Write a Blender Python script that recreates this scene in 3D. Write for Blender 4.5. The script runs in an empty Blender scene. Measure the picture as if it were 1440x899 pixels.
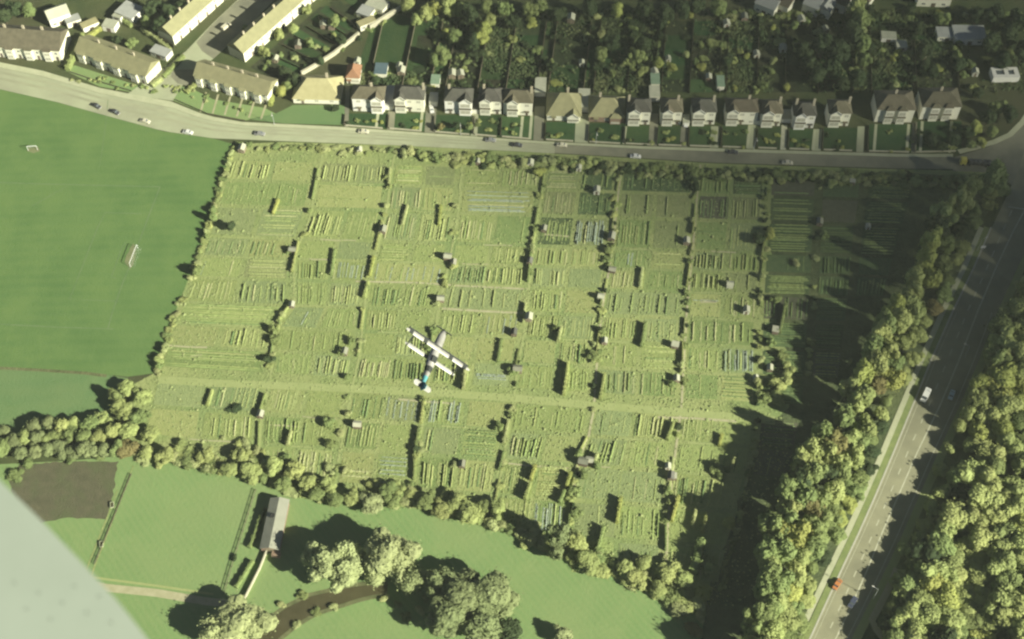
import bpy, math, random
from mathutils import Vector, Matrix, noise
from mathutils.geometry import tessellate_polygon
R = math.radians
rnd = random.Random(7)
HAZE=.000075
S = bpy.context.scene
COL = S.collection

# ------------------------------------------------------------------ camera model (used to turn traced outlines into ground positions)
PW, PH, F, DEP, CH = 1440.0, 899.0, 1900.0, R(55), 395.0
SD, CD = math.sin(DEP), math.cos(DEP)
def G(px, py, z=0.0):
    a, b = px - PW/2, PH/2 - py
    dx, dy, dz = a, F*CD + b*SD, -F*SD + b*CD
    t = (z - CH)/dz
    return Vector((dx*t, dy*t, z))
def scale_at(py):           # pixels per metre across the view at ground level
    p = G(PW/2, py)
    return F/(p.y*CD + CH*SD)

# ------------------------------------------------------------------ object helpers
def link(name, me, mats=None, parent=None):
    o = bpy.data.objects.new(name, me)
    COL.objects.link(o)
    if parent is not None: o.parent = parent
    return o
def tag(o, label, cat, group=None, kind=None):
    o['label'] = label; o['category'] = cat
    if group: o['group'] = group
    if kind: o['kind'] = kind
    return o
def empty(name, loc, rz=0.0):
    o = bpy.data.objects.new(name, None); COL.objects.link(o)
    o.location = loc; o.rotation_euler = (0, 0, rz); o.empty_display_size = 0.5
    return o
def copy_tree(o, parent=None):
    c = o.copy(); COL.objects.link(c)
    if parent is not None: c.parent = parent
    for ch in list(o.children): copy_tree(ch, c)
    return c
class MB:
    def __init__(s): s.v=[]; s.f=[]; s.m=[]
    def add(s, vs, fs, mi=0):
        n=len(s.v); s.v += [tuple(v) for v in vs]; s.f += [tuple(i+n for i in f) for f in fs]; s.m += [mi]*len(fs)
    def box(s, x0,x1,y0,y1,z0,z1, mi=0, M=None):
        vs=[(x0,y0,z0),(x1,y0,z0),(x1,y1,z0),(x0,y1,z0),(x0,y0,z1),(x1,y0,z1),(x1,y1,z1),(x0,y1,z1)]
        if M is not None: vs=[M@Vector(v) for v in vs]
        s.add(vs,[(0,3,2,1),(4,5,6,7),(0,1,5,4),(1,2,6,5),(2,3,7,6),(3,0,4,7)],mi)
    def prism(s, poly, z0, z1, mi=0):
        n=len(poly); a=sum(poly[i][0]*poly[(i+1)%n][1]-poly[(i+1)%n][0]*poly[i][1] for i in range(n))
        if a<0: poly=poly[::-1]
        vs=[(p[0],p[1],z0) for p in poly]+[(p[0],p[1],z1) for p in poly]
        tris=tessellate_polygon([[Vector((p[0],p[1],0)) for p in poly]])
        fs=[]
        for t in tris:
            A,B,C=[Vector(poly[i][:2]) for i in t]
            if (B-A).cross(C-A)<0: t=(t[0],t[2],t[1])
            fs.append(tuple(i+n for i in t)); fs.append((t[2],t[1],t[0]))
        fs+=[(i,(i+1)%n,n+(i+1)%n,n+i) for i in range(n)]
        s.add(vs,fs,mi)
    def sheet(s, poly, z, mi=0):
        tris=tessellate_polygon([[Vector((p[0],p[1],0)) for p in poly]])
        fs=[]
        for t in tris:
            A,B,C=[Vector(poly[i][:2]) for i in t]
            if (B-A).cross(C-A)<0: t=(t[0],t[2],t[1])
            fs.append(tuple(t))
        s.add([(p[0],p[1],z) for p in poly],fs,mi)
    def strip(s, pts, wid, z, mi=0, thick=0):
        # ribbon along pts (world xy) of given width
        L=[];Rr=[]
        n=len(pts)
        for i in range(n):
            a=pts[max(0,i-1)]; b=pts[min(n-1,i+1)]
            d=Vector((b[0]-a[0],b[1]-a[1])).normalized(); nn=Vector((-d.y,d.x))
            w=wid[i] if isinstance(wid,(list,tuple)) else wid
            p=Vector((pts[i][0],pts[i][1]))
            L.append(p+nn*w/2); Rr.append(p-nn*w/2)
        vs=[(p.x,p.y,z) for p in L]+[(p.x,p.y,z) for p in Rr]
        s.add(vs,[(i,n+i,n+i+1,i+1) for i in range(n-1)],mi)
        if thick:
            for side in (L,Rr):
                vs=[(p.x,p.y,z) for p in side]+[(p.x,p.y,z-thick) for p in side]
                s.add(vs,[(i,i+1,n+i+1,n+i) for i in range(n-1)],mi)
    def tube(s, a, b, r0, r1, n=8, mi=0, cap=True):
        a=Vector(a); b=Vector(b); d=(b-a).normalized()
        u=d.orthogonal().normalized(); w=d.cross(u)
        vs=[]
        for p,r in ((a,r0),(b,r1)):
            for k in range(n):
                t=2*math.pi*k/n; vs.append(p+u*math.cos(t)*r+w*math.sin(t)*r)
        fs=[(k,(k+1)%n,n+(k+1)%n,n+k) for k in range(n)]
        if cap: fs+=[tuple(range(n))[::-1],tuple(range(n,2*n))]
        s.add(vs,fs,mi)
    def loft(s, rings, mi=0, cap=True):
        n=len(rings[0]); vs=[v for r in rings for v in r]
        fs=[]
        for i in range(len(rings)-1):
            for k in range(n): fs.append((i*n+k,i*n+(k+1)%n,(i+1)*n+(k+1)%n,(i+1)*n+k))
        if cap: fs+=[tuple(range(n))[::-1],tuple(range((len(rings)-1)*n,len(rings)*n))]
        s.add(vs,fs,mi)
    def mesh(s, name, mats, smooth=False):
        me=bpy.data.meshes.new(name); me.from_pydata(s.v,[],s.f)
        if not isinstance(mats,(list,tuple)): mats=[mats]
        for m in mats: me.materials.append(m)
        if len(mats)>1: me.polygons.foreach_set('material_index',s.m)
        if smooth: me.polygons.foreach_set('use_smooth',[True]*len(s.f))
        me.update(); return me
    def obj(s, name, mats, parent=None, smooth=False):
        return link(name, s.mesh(name,mats,smooth), parent=parent)

_ones='zeroth first second third fourth fifth sixth seventh eighth ninth tenth eleventh twelfth thirteenth fourteenth fifteenth sixteenth seventeenth eighteenth nineteenth'.split()
_tens={2:'twent',3:'thirt',4:'fort',5:'fift',6:'sixt',7:'sevent',8:'eight',9:'ninet'}
def nth(n):
    if n<20: return _ones[n]
    if n>=100: return 'hundred-and-'+(nth(n-100) if n>100 else 'zeroth')
    t,o=divmod(n,10)
    return _tens[t]+('ieth' if o==0 else 'y-'+_ones[o])

# ------------------------------------------------------------------ materials
def srgb(r,g,b):
    def c(x):
        x/=255.0
        return x/12.92 if x<=0.04045 else ((x+0.055)/1.055)**2.4
    return (c(r),c(g),c(b),1)
MATS={}
def mat(name, c1, c2=None, scale=0.3, rough=0.9, bump=0.0, bscale=None, c3=None, scale3=0.05, rand=0.0, spec=0.2, coords='Object', detail=4.0, metal=0.0, stripe=None):
    if name in MATS: return MATS[name]
    m=bpy.data.materials.new(name); m.use_nodes=True
    nt=m.node_tree; N=nt.nodes; L=nt.links
    b=N['Principled BSDF']; b.inputs['Roughness'].default_value=rough; b.inputs['Specular IOR Level'].default_value=spec; b.inputs['Metallic'].default_value=metal
    tc=N.new('ShaderNodeTexCoord'); co=tc.outputs[coords]
    if coords=='World': pass
    col=None
    def nz(sc,det=detail,rg=0.6):
        n=N.new('ShaderNodeTexNoise'); n.inputs['Scale'].default_value=sc; n.inputs['Detail'].default_value=det; n.inputs['Roughness'].default_value=rg
        L.new(co,n.inputs['Vector']); return n
    def mix(fac,a,bb):
        x=N.new('ShaderNodeMix'); x.data_type='RGBA'
        if hasattr(fac,'node') or not isinstance(fac,float): L.new(fac,x.inputs[0])
        else: x.inputs[0].default_value=fac
        for sock,v in ((x.inputs[6],a),(x.inputs[7],bb)):
            if isinstance(v,tuple): sock.default_value=v
            else: L.new(v,sock)
        return x.outputs[2]
    def ramp(o,a,bb):
        r=N.new('ShaderNodeMapRange'); r.inputs[1].default_value=a; r.inputs[2].default_value=bb; L.new(o,r.inputs[0]); return r.outputs[0]
    if c2 is None:
        col=tuple(c1)
    else:
        n=nz(scale); col=mix(ramp(n.outputs['Fac'],0.33,0.67),tuple(c1),tuple(c2))
    if c3 is not None:
        n3=nz(scale3,3.0); col=mix(ramp(n3.outputs['Fac'],0.45,0.68),col,tuple(c3))
    if stripe is not None:
        ang_,per_,amt_,sc_=stripe
        mp=N.new('ShaderNodeMapping'); mp.inputs['Rotation'].default_value=(0,0,ang_); L.new(co,mp.inputs['Vector'])
        wv=N.new('ShaderNodeTexWave'); wv.inputs['Scale'].default_value=per_; wv.inputs['Distortion'].default_value=2.2; wv.inputs['Detail'].default_value=2; wv.inputs['Detail Scale'].default_value=.25
        L.new(mp.outputs[0],wv.inputs['Vector'])
        mu=N.new('ShaderNodeMath'); mu.operation='MULTIPLY'; mu.inputs[1].default_value=amt_; L.new(wv.outputs['Fac'],mu.inputs[0])
        col=mix(mu.outputs[0],col,tuple(sc_))
        nq=nz(.07,6.0,.72); r5=ramp(nq.outputs['Fac'],.47,.68); m5=N.new('ShaderNodeMath'); m5.operation='MULTIPLY'; m5.inputs[1].default_value=.75; L.new(r5,m5.inputs[0]); col=mix(m5.outputs[0],col,tuple(sc_))
    if rand>0:
        oi=N.new('ShaderNodeObjectInfo')
        hsv=N.new('ShaderNodeHueSaturation')
        if isinstance(col,tuple): hsv.inputs['Color'].default_value=col
        else: L.new(col,hsv.inputs['Color'])
        r1=N.new('ShaderNodeMapRange'); r1.inputs[3].default_value=1-rand; r1.inputs[4].default_value=1+rand; L.new(oi.outputs['Random'],r1.inputs[0]); L.new(r1.outputs[0],hsv.inputs['Value'])
        mm=N.new('ShaderNodeMath'); mm.operation='MULTIPLY'; mm.inputs[1].default_value=7.31; L.new(oi.outputs['Random'],mm.inputs[0])
        fr=N.new('ShaderNodeMath'); fr.operation='FRACT'; L.new(mm.outputs[0],fr.inputs[0])
        r2=N.new('ShaderNodeMapRange'); r2.inputs[3].default_value=0.5-0.06*rand; r2.inputs[4].default_value=0.5+0.06*rand; L.new(fr.outputs[0],r2.inputs[0]); L.new(r2.outputs[0],hsv.inputs['Hue'])
        col=hsv.outputs[0]
    if isinstance(col,tuple): b.inputs['Base Color'].default_value=col
    else: L.new(col,b.inputs['Base Color'])
    if bump>0:
        nb=nz(bscale or scale*3, 5.0, 0.65)
        bp=N.new('ShaderNodeBump'); bp.inputs['Strength'].default_value=1.0; bp.inputs['Distance'].default_value=bump
        L.new(nb.outputs['Fac'],bp.inputs['Height']); L.new(bp.outputs[0],b.inputs['Normal'])
    MATS[name]=m; return m
def C(r,g,b): return (r,g,b,1)

M_ground = mat('rough_grass_ground', C(0.049,0.069,0.026), C(0.079,0.094,0.036), 0.10, bump=.25, bscale=1.2, c3=C(0.075,0.075,0.038), scale3=.02)
M_meadow = mat('meadow_grass', C(0.158,0.255,0.092), C(0.186,0.284,0.105), 0.06, bump=.12, stripe=(R(-38),.16,.42,C(0.217,0.288,0.113)), bscale=.9, c3=C(0.201,0.275,0.110), scale3=.018)
M_field  = mat('playing_field_grass', C(0.088,0.164,0.050), C(0.111,0.191,0.060), 0.07, bump=.12, stripe=(R(88),.075,.30,C(0.130,0.205,0.063)), bscale=1.0, c3=C(0.125,0.205,0.065), scale3=.016)
M_pasture= mat('pasture_grass', C(0.104,0.186,0.071), C(0.127,0.209,0.083), 0.06, bump=.12, stripe=(R(85),.05,.25,C(0.153,0.220,0.087)), bscale=1.0, c3=C(0.137,0.206,0.083), scale3=.02)
M_plough = mat('ploughed_soil', C(.092,.092,.054), C(.122,.116,.068), 0.35, bump=.25, bscale=1.6, c3=C(.10,.115,.055), scale3=.12)
M_allot  = mat('allotment_grass', C(0.233,0.284,0.105), C(0.298,0.333,0.135), 0.16, bump=.4, bscale=1.1, c3=C(0.195,0.260,0.095), scale3=.03)
M_trackg = mat('grass_track', C(0.280,0.326,0.130), C(0.315,0.355,0.149), 0.2, bump=.10, bscale=1.0)
M_pale   = mat('worn_earth', C(.34,.33,.19), C(.42,.40,.25), 0.4, bump=.05)
M_conc   = mat('concrete_road', C(0.338,0.365,0.230), C(0.395,0.418,0.270), 0.10, bump=.02, c3=C(0.301,0.307,0.206), scale3=.06)
M_tarmac = mat('worn_tarmac', C(.21,.21,.145), C(.26,.255,.175), 0.14, bump=.02, c3=C(.15,.15,.11), scale3=.05)
M_asph   = mat('main_road_asphalt', C(0.242,0.239,0.153), C(0.293,0.288,0.183), 0.20, bump=.02, c3=C(0.211,0.208,0.136), scale3=.07)
M_pave   = mat('pavement_slabs', C(.39,.41,.26), C(.46,.47,.31), 0.3, bump=.02)
M_kerb   = mat('kerb_stone', C(.40,.40,.31), C(.46,.45,.36), 0.5)
M_paint  = mat('road_paint', C(0.520,0.520,0.377), C(0.390,0.390,0.273), 0.6)
M_chalk  = mat('pitch_chalk', C(.165,.225,.11), C(.11,.175,.075), 0.25)
M_water  = mat('stream_water', C(.065,.060,.030), C(.085,.078,.040), 0.2, rough=.25, spec=.4, bump=.03, bscale=.5)
M_bank   = mat('stream_bank', C(.10,.115,.05), C(.16,.17,.08), 0.3, bump=.3)
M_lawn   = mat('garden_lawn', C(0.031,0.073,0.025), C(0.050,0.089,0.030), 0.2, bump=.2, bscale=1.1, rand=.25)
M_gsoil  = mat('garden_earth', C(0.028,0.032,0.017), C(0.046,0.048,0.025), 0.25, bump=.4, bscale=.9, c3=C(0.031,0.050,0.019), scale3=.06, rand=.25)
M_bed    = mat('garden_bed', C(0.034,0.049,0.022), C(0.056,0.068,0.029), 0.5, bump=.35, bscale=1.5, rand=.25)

M_leaf = {}
def leafmat(k,c1,c2,sc=.5,rand=.16):
    M_leaf[k]=mat('foliage_'+k,c1,c2,sc,rough=.85,rand=rand,detail=3.0)
leafmat('sunny', C(0.220,0.264,0.094),C(0.308,0.336,0.121))
leafmat('green', C(.14,.185,.066),C(.20,.24,.085))
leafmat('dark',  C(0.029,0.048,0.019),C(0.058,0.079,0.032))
leafmat('willow',C(0.246,0.280,0.128),C(0.303,0.339,0.155),rand=.10)
leafmat('ash',   C(0.140,0.171,0.074),C(0.195,0.224,0.096),rand=.12)
leafmat('autumn',C(0.150,0.128,0.050),C(0.165,0.162,0.060))
leafmat('yellow',C(.24,.27,.075),C(.30,.32,.095))
leafmat('scrub', C(0.246,0.280,0.118),C(0.325,0.347,0.151))
M_bark = mat('bark', C(.08,.065,.045),C(.13,.11,.08),1.0,bump=.05)

# ------------------------------------------------------------------ world, sun, camera
SUN_AZ_VEC = Vector((.86,-.51)).normalized(); SUN_EL=R(27)
to_sun=Vector((SUN_AZ_VEC.x*math.cos(SUN_EL),SUN_AZ_VEC.y*math.cos(SUN_EL),math.sin(SUN_EL)))
W=bpy.data.worlds.new('World'); S.world=W; W.use_nodes=True
nt=W.node_tree; bg=nt.nodes['Background']; sky=nt.nodes.new('ShaderNodeTexSky'); sky.sky_type='NISHITA'; sky.sun_disc=False
sky.sun_elevation=SUN_EL; sky.sun_rotation=math.atan2(SUN_AZ_VEC.x,SUN_AZ_VEC.y); sky.altitude=400; sky.air_density=.22; sky.dust_density=.25; sky.ozone_density=1.0
nt.links.new(sky.outputs[0],bg.inputs[0]); bg.inputs[1].default_value=0.05
sl=bpy.data.lights.new('sun','SUN'); sl.energy=5.0; sl.angle=R(.53); sl.color=(1.0,.98,.80)
so=bpy.data.objects.new('sun',sl); COL.objects.link(so); so.rotation_euler=to_sun.to_track_quat('Z','Y').to_euler(); so.location=(300,-200,600)
cd=bpy.data.cameras.new('camera'); cam=bpy.data.objects.new('camera',cd); COL.objects.link(cam); S.camera=cam
cam.location=(0,0,CH); cam.rotation_euler=(R(90)-DEP,0,0)
cd.sensor_fit='HORIZONTAL'; cd.sensor_width=36; cd.lens=36*F/PW; cd.clip_start=.1; cd.clip_end=6000
cd.dof.use_dof=True; cd.dof.focus_distance=470; cd.dof.aperture_fstop=3.2
S.view_settings.view_transform='Standard'; S.view_settings.look='None'; S.view_settings.gamma=1; S.view_settings.use_curve_mapping=False
S.view_settings.exposure=1.1
S.render.engine='CYCLES'
S.cycles.use_denoising=True; S.cycles.filter_width=2.4
S.cycles.max_bounces=4; S.cycles.diffuse_bounces=2; S.cycles.glossy_bounces=1; S.cycles.transmission_bounces=2; S.cycles.volume_bounces=0; S.cycles.transparent_max_bounces=12
S.cycles.caustics_reflective=False; S.cycles.caustics_refractive=False

# ------------------------------------------------------------------ the setting: ground sheets
def px(poly): return [G(x,y) for x,y in poly]
def sheet(name, poly, z, m, kind='structure'):
    b=MB(); b.sheet(px(poly),z); o=b.obj(name,m); o['kind']=kind; return o
def interp(pts,t,ix=0):
    # piecewise linear: pts list of (x,y), value of the other coord at t of coord ix
    o=1-ix
    if t<=pts[0][ix]: a,b=pts[0],pts[1]
    elif t>=pts[-1][ix]: a,b=pts[-2],pts[-1]
    else:
        for a,b in zip(pts,pts[1:]):
            if a[ix]<=t<=b[ix]: break
    k=(t-a[ix])/(b[ix]-a[ix]); return a[o]+(b[o]-a[o])*k

b=MB(); b.sheet([(-1800,-900),(1800,-900),(1800,2400),(-1800,2400)],0); o=b.obj('ground',M_ground); o['kind']='structure'

ROAD_S=[(-260,98),(-120,112),(0,126),(80,144),(160,166),(230,185),(300,195),(400,199),(560,205),(720,213),(860,221),(1000,230),(1150,235),(1280,239),(1398,240)]
ROAD_N=[(-260,52),(-120,70),(0,88),(60,100),(140,124),(185,133),(240,143),(290,163),(340,172),(480,179),(620,189),(760,199),(900,206),(1100,212),(1270,217),(1345,217),(1392,208)]
def yS(x): return interp(ROAD_S,x)
def yN(x): return interp(ROAD_N,x)
ALLOT_W=[(328,203),(318,240),(300,290),(285,345),(262,400),(240,455),(217,525),(180,545)]
ALLOT_SB=[(170,545),(185,640),(260,652),(330,667),(400,690),(480,706),(560,712),(640,722),(700,735),(760,775),(830,800),(880,815),(930,840),(975,858),(1000,899),(1020,960)]
BELT_L=[(1398,246),(1340,275),(1300,345),(1280,400),(1245,450),(1215,510),(1185,560),(1150,620),(1085,720),(1075,790),(1068,850),(1050,960)]
sheet('playing_field_ground',[(-400,90),(-260,98),(-120,112),(0,126),(80,144),(160,166),(230,185),(300,195),(328,203)]+ALLOT_W[1:7]+[(180,530),(150,527),(0,517),(-400,490)],.03,M_field)
sheet('pasture_ground',[(-400,490),(0,517),(150,527),(180,532),(182,575),(60,615),(0,625),(-400,640)],.03,M_pasture)
sheet('allotment_ground',[(328,203),(400,200),(560,205),(720,213),(860,221),(1000,230),(1150,235),(1280,239),(1398,241)]+BELT_L[1:]+ALLOT_SB[::-1]+ALLOT_W[::-1],.03,M_allot)
sheet('lower_meadow_ground',[(-300,668),(100,648),(185,640)]+ALLOT_SB[2:]+[(1020,1100),(-300,1100)],.03,M_meadow)
POLY_P=[(10,672),(28,654),(95,649),(166,650),(160,690),(150,731),(95,728),(48,738),(25,715)]
def jag(poly,amp=7,step=14,seed=2):
    r=random.Random(seed); out=[]
    for (x0,y0),(x1,y1) in zip(poly,poly[1:]+poly[:1]):
        n=max(1,int(math.hypot(x1-x0,y1-y0)/step))
        for k in range(n):
            t=k/n; out.append((x0+(x1-x0)*t+r.uniform(-amp,amp),y0+(y1-y0)*t+r.uniform(-amp,amp)*.6))
    return out
sheet('ploughed_ground',jag(POLY_P,1.6,5,4),.07,M_plough)
M_rank_shade=mat('undergrowth_painted_shade',C(.062,.085,.038),C(.10,.125,.055),.3,bump=.5,bscale=1.0,c3=C(.13,.155,.065),scale3=.05)  # undergrowth green, darkened to carry the shade of the belt
sheet('rank_and_shade_ground',jag([(1086,240),(1084,300),(1082,350),(1085,420),(1100,480),(1120,540),(1105,575),(1075,600),(1056,650),(1035,720),(1010,780),(990,850),(985,899),(975,960),(1052,960)]+BELT_L[1:-1][::-1]+[(1398,247),(1280,245),(1150,242)],5),.045,M_rank_shade)  # dark strip painting the belt's shade onto the eastern allotments
sheet('rank_and_shade_ground',BELT_L[:-1]+[(1050,960),(1090,960)]+[(1112,899),(1140,855),(1164,803),(1190,752),(1214,698),(1240,636),(1268,570),(1293,508),(1323,440),(1353,378),(1378,320),(1402,275)],.05,M_rank_shade)
sheet('rank_and_shade_ground',[(1510,240),(1482,300),(1440,385),(1412,440),(1386,508),(1360,570),(1328,640),(1302,700),(1278,755),(1254,810),(1240,850),(1240,960),(1700,960),(1700,240)],.05,mat('wood_floor',C(.11,.14,.05),C(.16,.19,.07),.3,bump=.5,bscale=1.0))
# worn strips in the meadow and field
def ribbon(name,pts,w,z,m,kind='structure',thick=0):
    b=MB(); b.strip(px(pts),w,z,thick=thick); o=b.obj(name,m); o['kind']=kind; return o
ribbon('field_boundary_path',[(-60,516),(0,518),(60,521),(120,525),(150,529)],1.2,.075,M_bank)
ribbon('meadow_path',[(188,655),(172,695),(155,740),(132,800),(120,840)],.6,.075,M_allot)
ribbon('meadow_path',[(165,690),(150,730),(132,775),(110,830)],.5,.075,M_allot)
ribbon('farm_track',[(60,812),(150,827),(220,834),(290,846),(345,852)],2.6,.075,M_pale)
ribbon('farm_track_edge',[(90,806),(150,815),(220,824),(300,836)],.8,.08,M_trackg)
# roads
b=MB(); xs=list(range(-260,1400,20))
lo=[G(x,yS(x)) for x in xs]; hi=[G(x,yN(x)) for x in xs]
split=790
def band(x0,x1,f0,f1,z,name,m):
    b=MB(); X=list(range(x0,x1+1,20)); n=len(X)
    A=[G(x,yS(x)+(yN(x)-yS(x))*f0) for x in X]; B=[G(x,yS(x)+(yN(x)-yS(x))*f1) for x in X]
    b.add([(p.x,p.y,z) for p in A]+[(p.x,p.y,z) for p in B],[(i,i+1,n+i+1,n+i) for i in range(n-1)])
    o=b.obj(name,m); o['kind']='structure'; return o
band(-260,780,.22,.80,.05,'upper_road',M_conc)
band(780,1400,.06,.80,.05,'upper_road',M_tarmac)
band(-260,1340,.80,1.0,.16,'pavement',M_pave)
band(-260,780,0,.22,.14,'pavement',M_conc)
# side road with its two pavements
sideL=[(178,133),(215,108),(262,72),(300,32),(334,0),(380,-45)]
sideR=[(243,142),(262,112),(300,83),(345,42),(386,0),(430,-45)]
b=MB(); A=px(sideL); B=px(sideR); n=len(A)
b.add([(p.x,p.y,.055) for p in A]+[(p.x,p.y,.055) for p in B],[(i,i+n,i+n+1,i+1) for i in range(n-1)]); o=b.obj('side_road',M_conc); o['kind']='structure'
b=MB(); b.sheet(px([(268,98),(243,98),(240,108),(250,118),(268,122),(282,112),(290,100)]),.065); o=b.obj('tarmac_patch',M_tarmac); o['kind']='structure'
b=MB(); b.sheet(px([(300,83),(284,72),(276,60),(300,33),(334,1),(380,-44),(429,-44),(385,1),(344,42)]),.066); o=b.obj('tarmac_patch',M_tarmac); o['kind']='structure'
# upper road: wheel-worn darker bands
for f0,f1 in ((.35,.45),(.58,.68)):
    band(-260,780,f0,f1,.056,'tarmac_strip',mat('worn_wheel_tracks',C(.31,.325,.205),C(.36,.37,.24),.12,c3=C(.28,.29,.19),scale3=.05))
# main road (dual lanes running down the right side)
KERB=[(1446,195),(1432,240),(1416,275),(1395,320),(1370,378),(1340,440),(1310,508),(1285,570),(1258,636),(1232,698),(1208,752),(1184,803),(1160,855),(1140,899),(1112,960),(1070,1050)]
SOLID=[(1480,195),(1462,240),(1444,290),(1425,325),(1400,378),(1374,440),(1348,508),(1322,570),(1290,636),(1263,698),(1241,748),(1219,803),(1196,855),(1175,899),(1148,960),(1106,1050)]
REDGE=[(1510,195),(1492,240),(1472,290),(1452,330),(1427,385),(1402,440),(1376,508),(1350,570),(1318,640),(1292,700),(1268,755),(1242,810),(1220,855),(1198,899),(1170,960),(1128,1050)]
def between(A,B,z,name,m):
    b=MB(); P=px(A); Q=px(B); n=len(P)
    b.add([(p.x,p.y,z) for p in P]+[(p.x,p.y,z) for p in Q],[(i,i+n,i+n+1,i+1) for i in range(n-1)]); o=b.obj(name,m); o['kind']='structure'; return o
between(KERB,REDGE,.05,'main_road',M_asph)
b=MB(); b.sheet(px([(1340,222),(1392,206),(1446,170),(1520,170),(1520,260),(1432,262),(1425,262),(1398,243),(1340,241)]),.045); o=b.obj('road_junction',M_tarmac); o['kind']='structure'
def off(A,dx): return [(x+dx,y) for x,y in A]
FOOT=[(x-15-4*max(0,min(1,(y-500)/400)),y) for x,y in KERB[3:]]
ribbon('footpath',FOOT,1.8,.13,M_pave)
VERGE=[(x-6.5,y) for x,y in KERB[3:]]
ribbon('grass_verge',VERGE,2.4,.11,mat('verge_grass',C(.17,.215,.08),C(.225,.265,.10),.3,bump=.12))
ribbon('kerb',[(x-1.2,y) for x,y in KERB[3:]],.55,.15,M_kerb,thick=.1)
ribbon('road_marking',SOLID[2:],.42,.064,M_paint)
ribbon('road_marking',[(x+5,y) for x,y in KERB[5:]],.16,.064,M_paint)
ribbon('road_marking',[(x-7,y) for x,y in REDGE[5:]],.2,.064,M_paint)
# dashed lane line and stop line
mid=[((a[0]*.42+c[0]*.58),a[1]) for a,c in zip(KERB,SOLID)]
mid=sorted([(y,x) for x,y in mid])
y=296.0
while y<905:
    x0=interp(mid,y); x1=interp(mid,y+8.5)
    ribbon('lane_dash',[(x0,y),(x1,y+8.5)],.34,.064,M_paint); y+=24 if y>450 else 19
ribbon('stop_line',[(1418,291),(1444,295)],.5,.066,M_paint)
ribbon('verge_path',[(1262,800),(1246,835),(1226,872),(1232,885),(1248,905),(1262,930)],2.2,.07,M_pale)
ribbon('grass_verge',[(x+6,y) for x,y in REDGE[2:]],2.6,.06,M_trackg)
# upper-right slip pavement
ribbon('pavement',[(1348,214),(1372,208),(1398,200),(1420,190),(1438,172),(1452,150)],2.2,.14,M_pave)
# stream
ST=[(352,915),(385,885),(410,866),(440,850),(470,842),(500,834),(522,830),(545,829)]
SW=[7.0,6.6,6.2,5.6,5.0,4.2,3.6,2.6]
b=MB(); b.strip(px(ST),[w+2.6 for w in SW],.05); o=b.obj('stream_bank',M_bank); o['kind']='structure'
b=MB(); b.strip(px(ST),SW,.085); o=b.obj('stream_water',M_water); o['kind']='structure'
# pitch markings
def line(pts,w=.28): return ribbon('pitch_marking',pts,w,.06,M_chalk)
line([(-60,255),(60,259),(140,261),(225,263)],.35); line([(225,263),(207,310),(190,356),(172,400),(158,440),(152,462)],.35)
line([(-60,452),(0,456),(70,460),(160,463)],.35); line([(200,301),(148,299),(137,321),(98,421),(168,424)])
line([(178,340),(172,347),(157,389),(163,392)]); line([(152,140),(147,190),(140,235)],.22); line([(45,290),(95,262)],.25)

M_worn=mat('worn_turf',C(.16,.185,.085),C(.21,.22,.11),.4,bump=.06)
sheet('worn_goalmouth',jag([(176,368),(182,350),(189,342),(193,352),(188,372),(182,380)],1.2,4,8),.055,M_worn)
sheet('worn_goalmouth',jag([(41,208),(53,207),(56,213),(47,216),(38,213)],1.0,4,9),.055,M_worn)
# ------------------------------------------------------------------ allotments
LINES=[ALLOT_W[:-1]+[(190,640)],
 [(452,215),(438,283),(434,304),(429,319),(418,345),(412,370),(411,430),(396,445),(384,470),(379,525),(373,555),(366,580),(362,640),(352,690)],
 [(556,210),(551,225),(545,268),(540,305),(534,330),(522,372),(512,420),(503,502),(494,541),(488,571),(473,650),(466,720)],
 [(650,215),(645,265),(644,286),(638,325),(629,372),(616,425),(608,470),(600,545),(593,590),(584,640),(578,720)],
 [(768,215),(761,262),(754,310),(745,367),(739,440),(731,490),(725,522),(720,560),(707,640),(698,691),(690,760)],
 [(873,228),(867,274),(861,335),(853,388),(845,432),(839,484),(833,574),(826,612),(812,645),(803,700),(796,800)],
 [(983,232),(980,250),(973,340),(963,445),(956,574),(951,610),(944,664),(938,720),(934,800),(930,850)],
 [(1080,237),(1078,300),(1073,350),(1070,400),(1067,470),(1067,575),(1060,640),(1030,760),(1010,850)],
 [(1154,240),(1152,268),(1149,330),(1146,400),(1140,480),(1136,560),(1120,640),(1090,760),(1060,850)],
 [(1216,240),(1213,285),(1206,330),(1200,400),(1192,470),(1180,560),(1160,640),(1120,760),(1080,850)],
 [(1300,240),(1280,300),(1262,360),(1245,430),(1225,490),(1200,540),(1165,600),(1100,720),(1075,800)]]
def Lx(i,y): return interp(LINES[i],y,1)
SOUTH=ALLOT_SB[1:]
def slope(y0): return .03+max(0,min(1,(y0-430)/130))*.037
def rowy(y0,x): return y0+(x-600)*slope(y0)
ROWS=[232,262,298,342,370,400,436,470,505,540,557,598,640,690,742,795]
P_cols={
 'straw':mat('plot_straw',C(0.259,0.303,0.108),C(0.312,0.341,0.139),.5,bump=.35,bscale=1.8,rand=.08),
 'lime':mat('plot_lime_green',C(0.219,0.279,0.096),C(0.279,0.328,0.120),.5,bump=.38,bscale=1.8,rand=.08),
 'green':mat('plot_green',C(0.177,0.250,0.086),C(0.233,0.294,0.106),.5,bump=.4,bscale=1.8,rand=.08),
 'soil':mat('plot_soil',C(0.191,0.228,0.094),C(0.242,0.272,0.118),.5,bump=.35,bscale=1.8,rand=.08),
 'grey':mat('plot_grey_green',C(0.205,0.258,0.110),C(0.260,0.310,0.132),.5,bump=.38,bscale=1.8,rand=.08),
}
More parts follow.
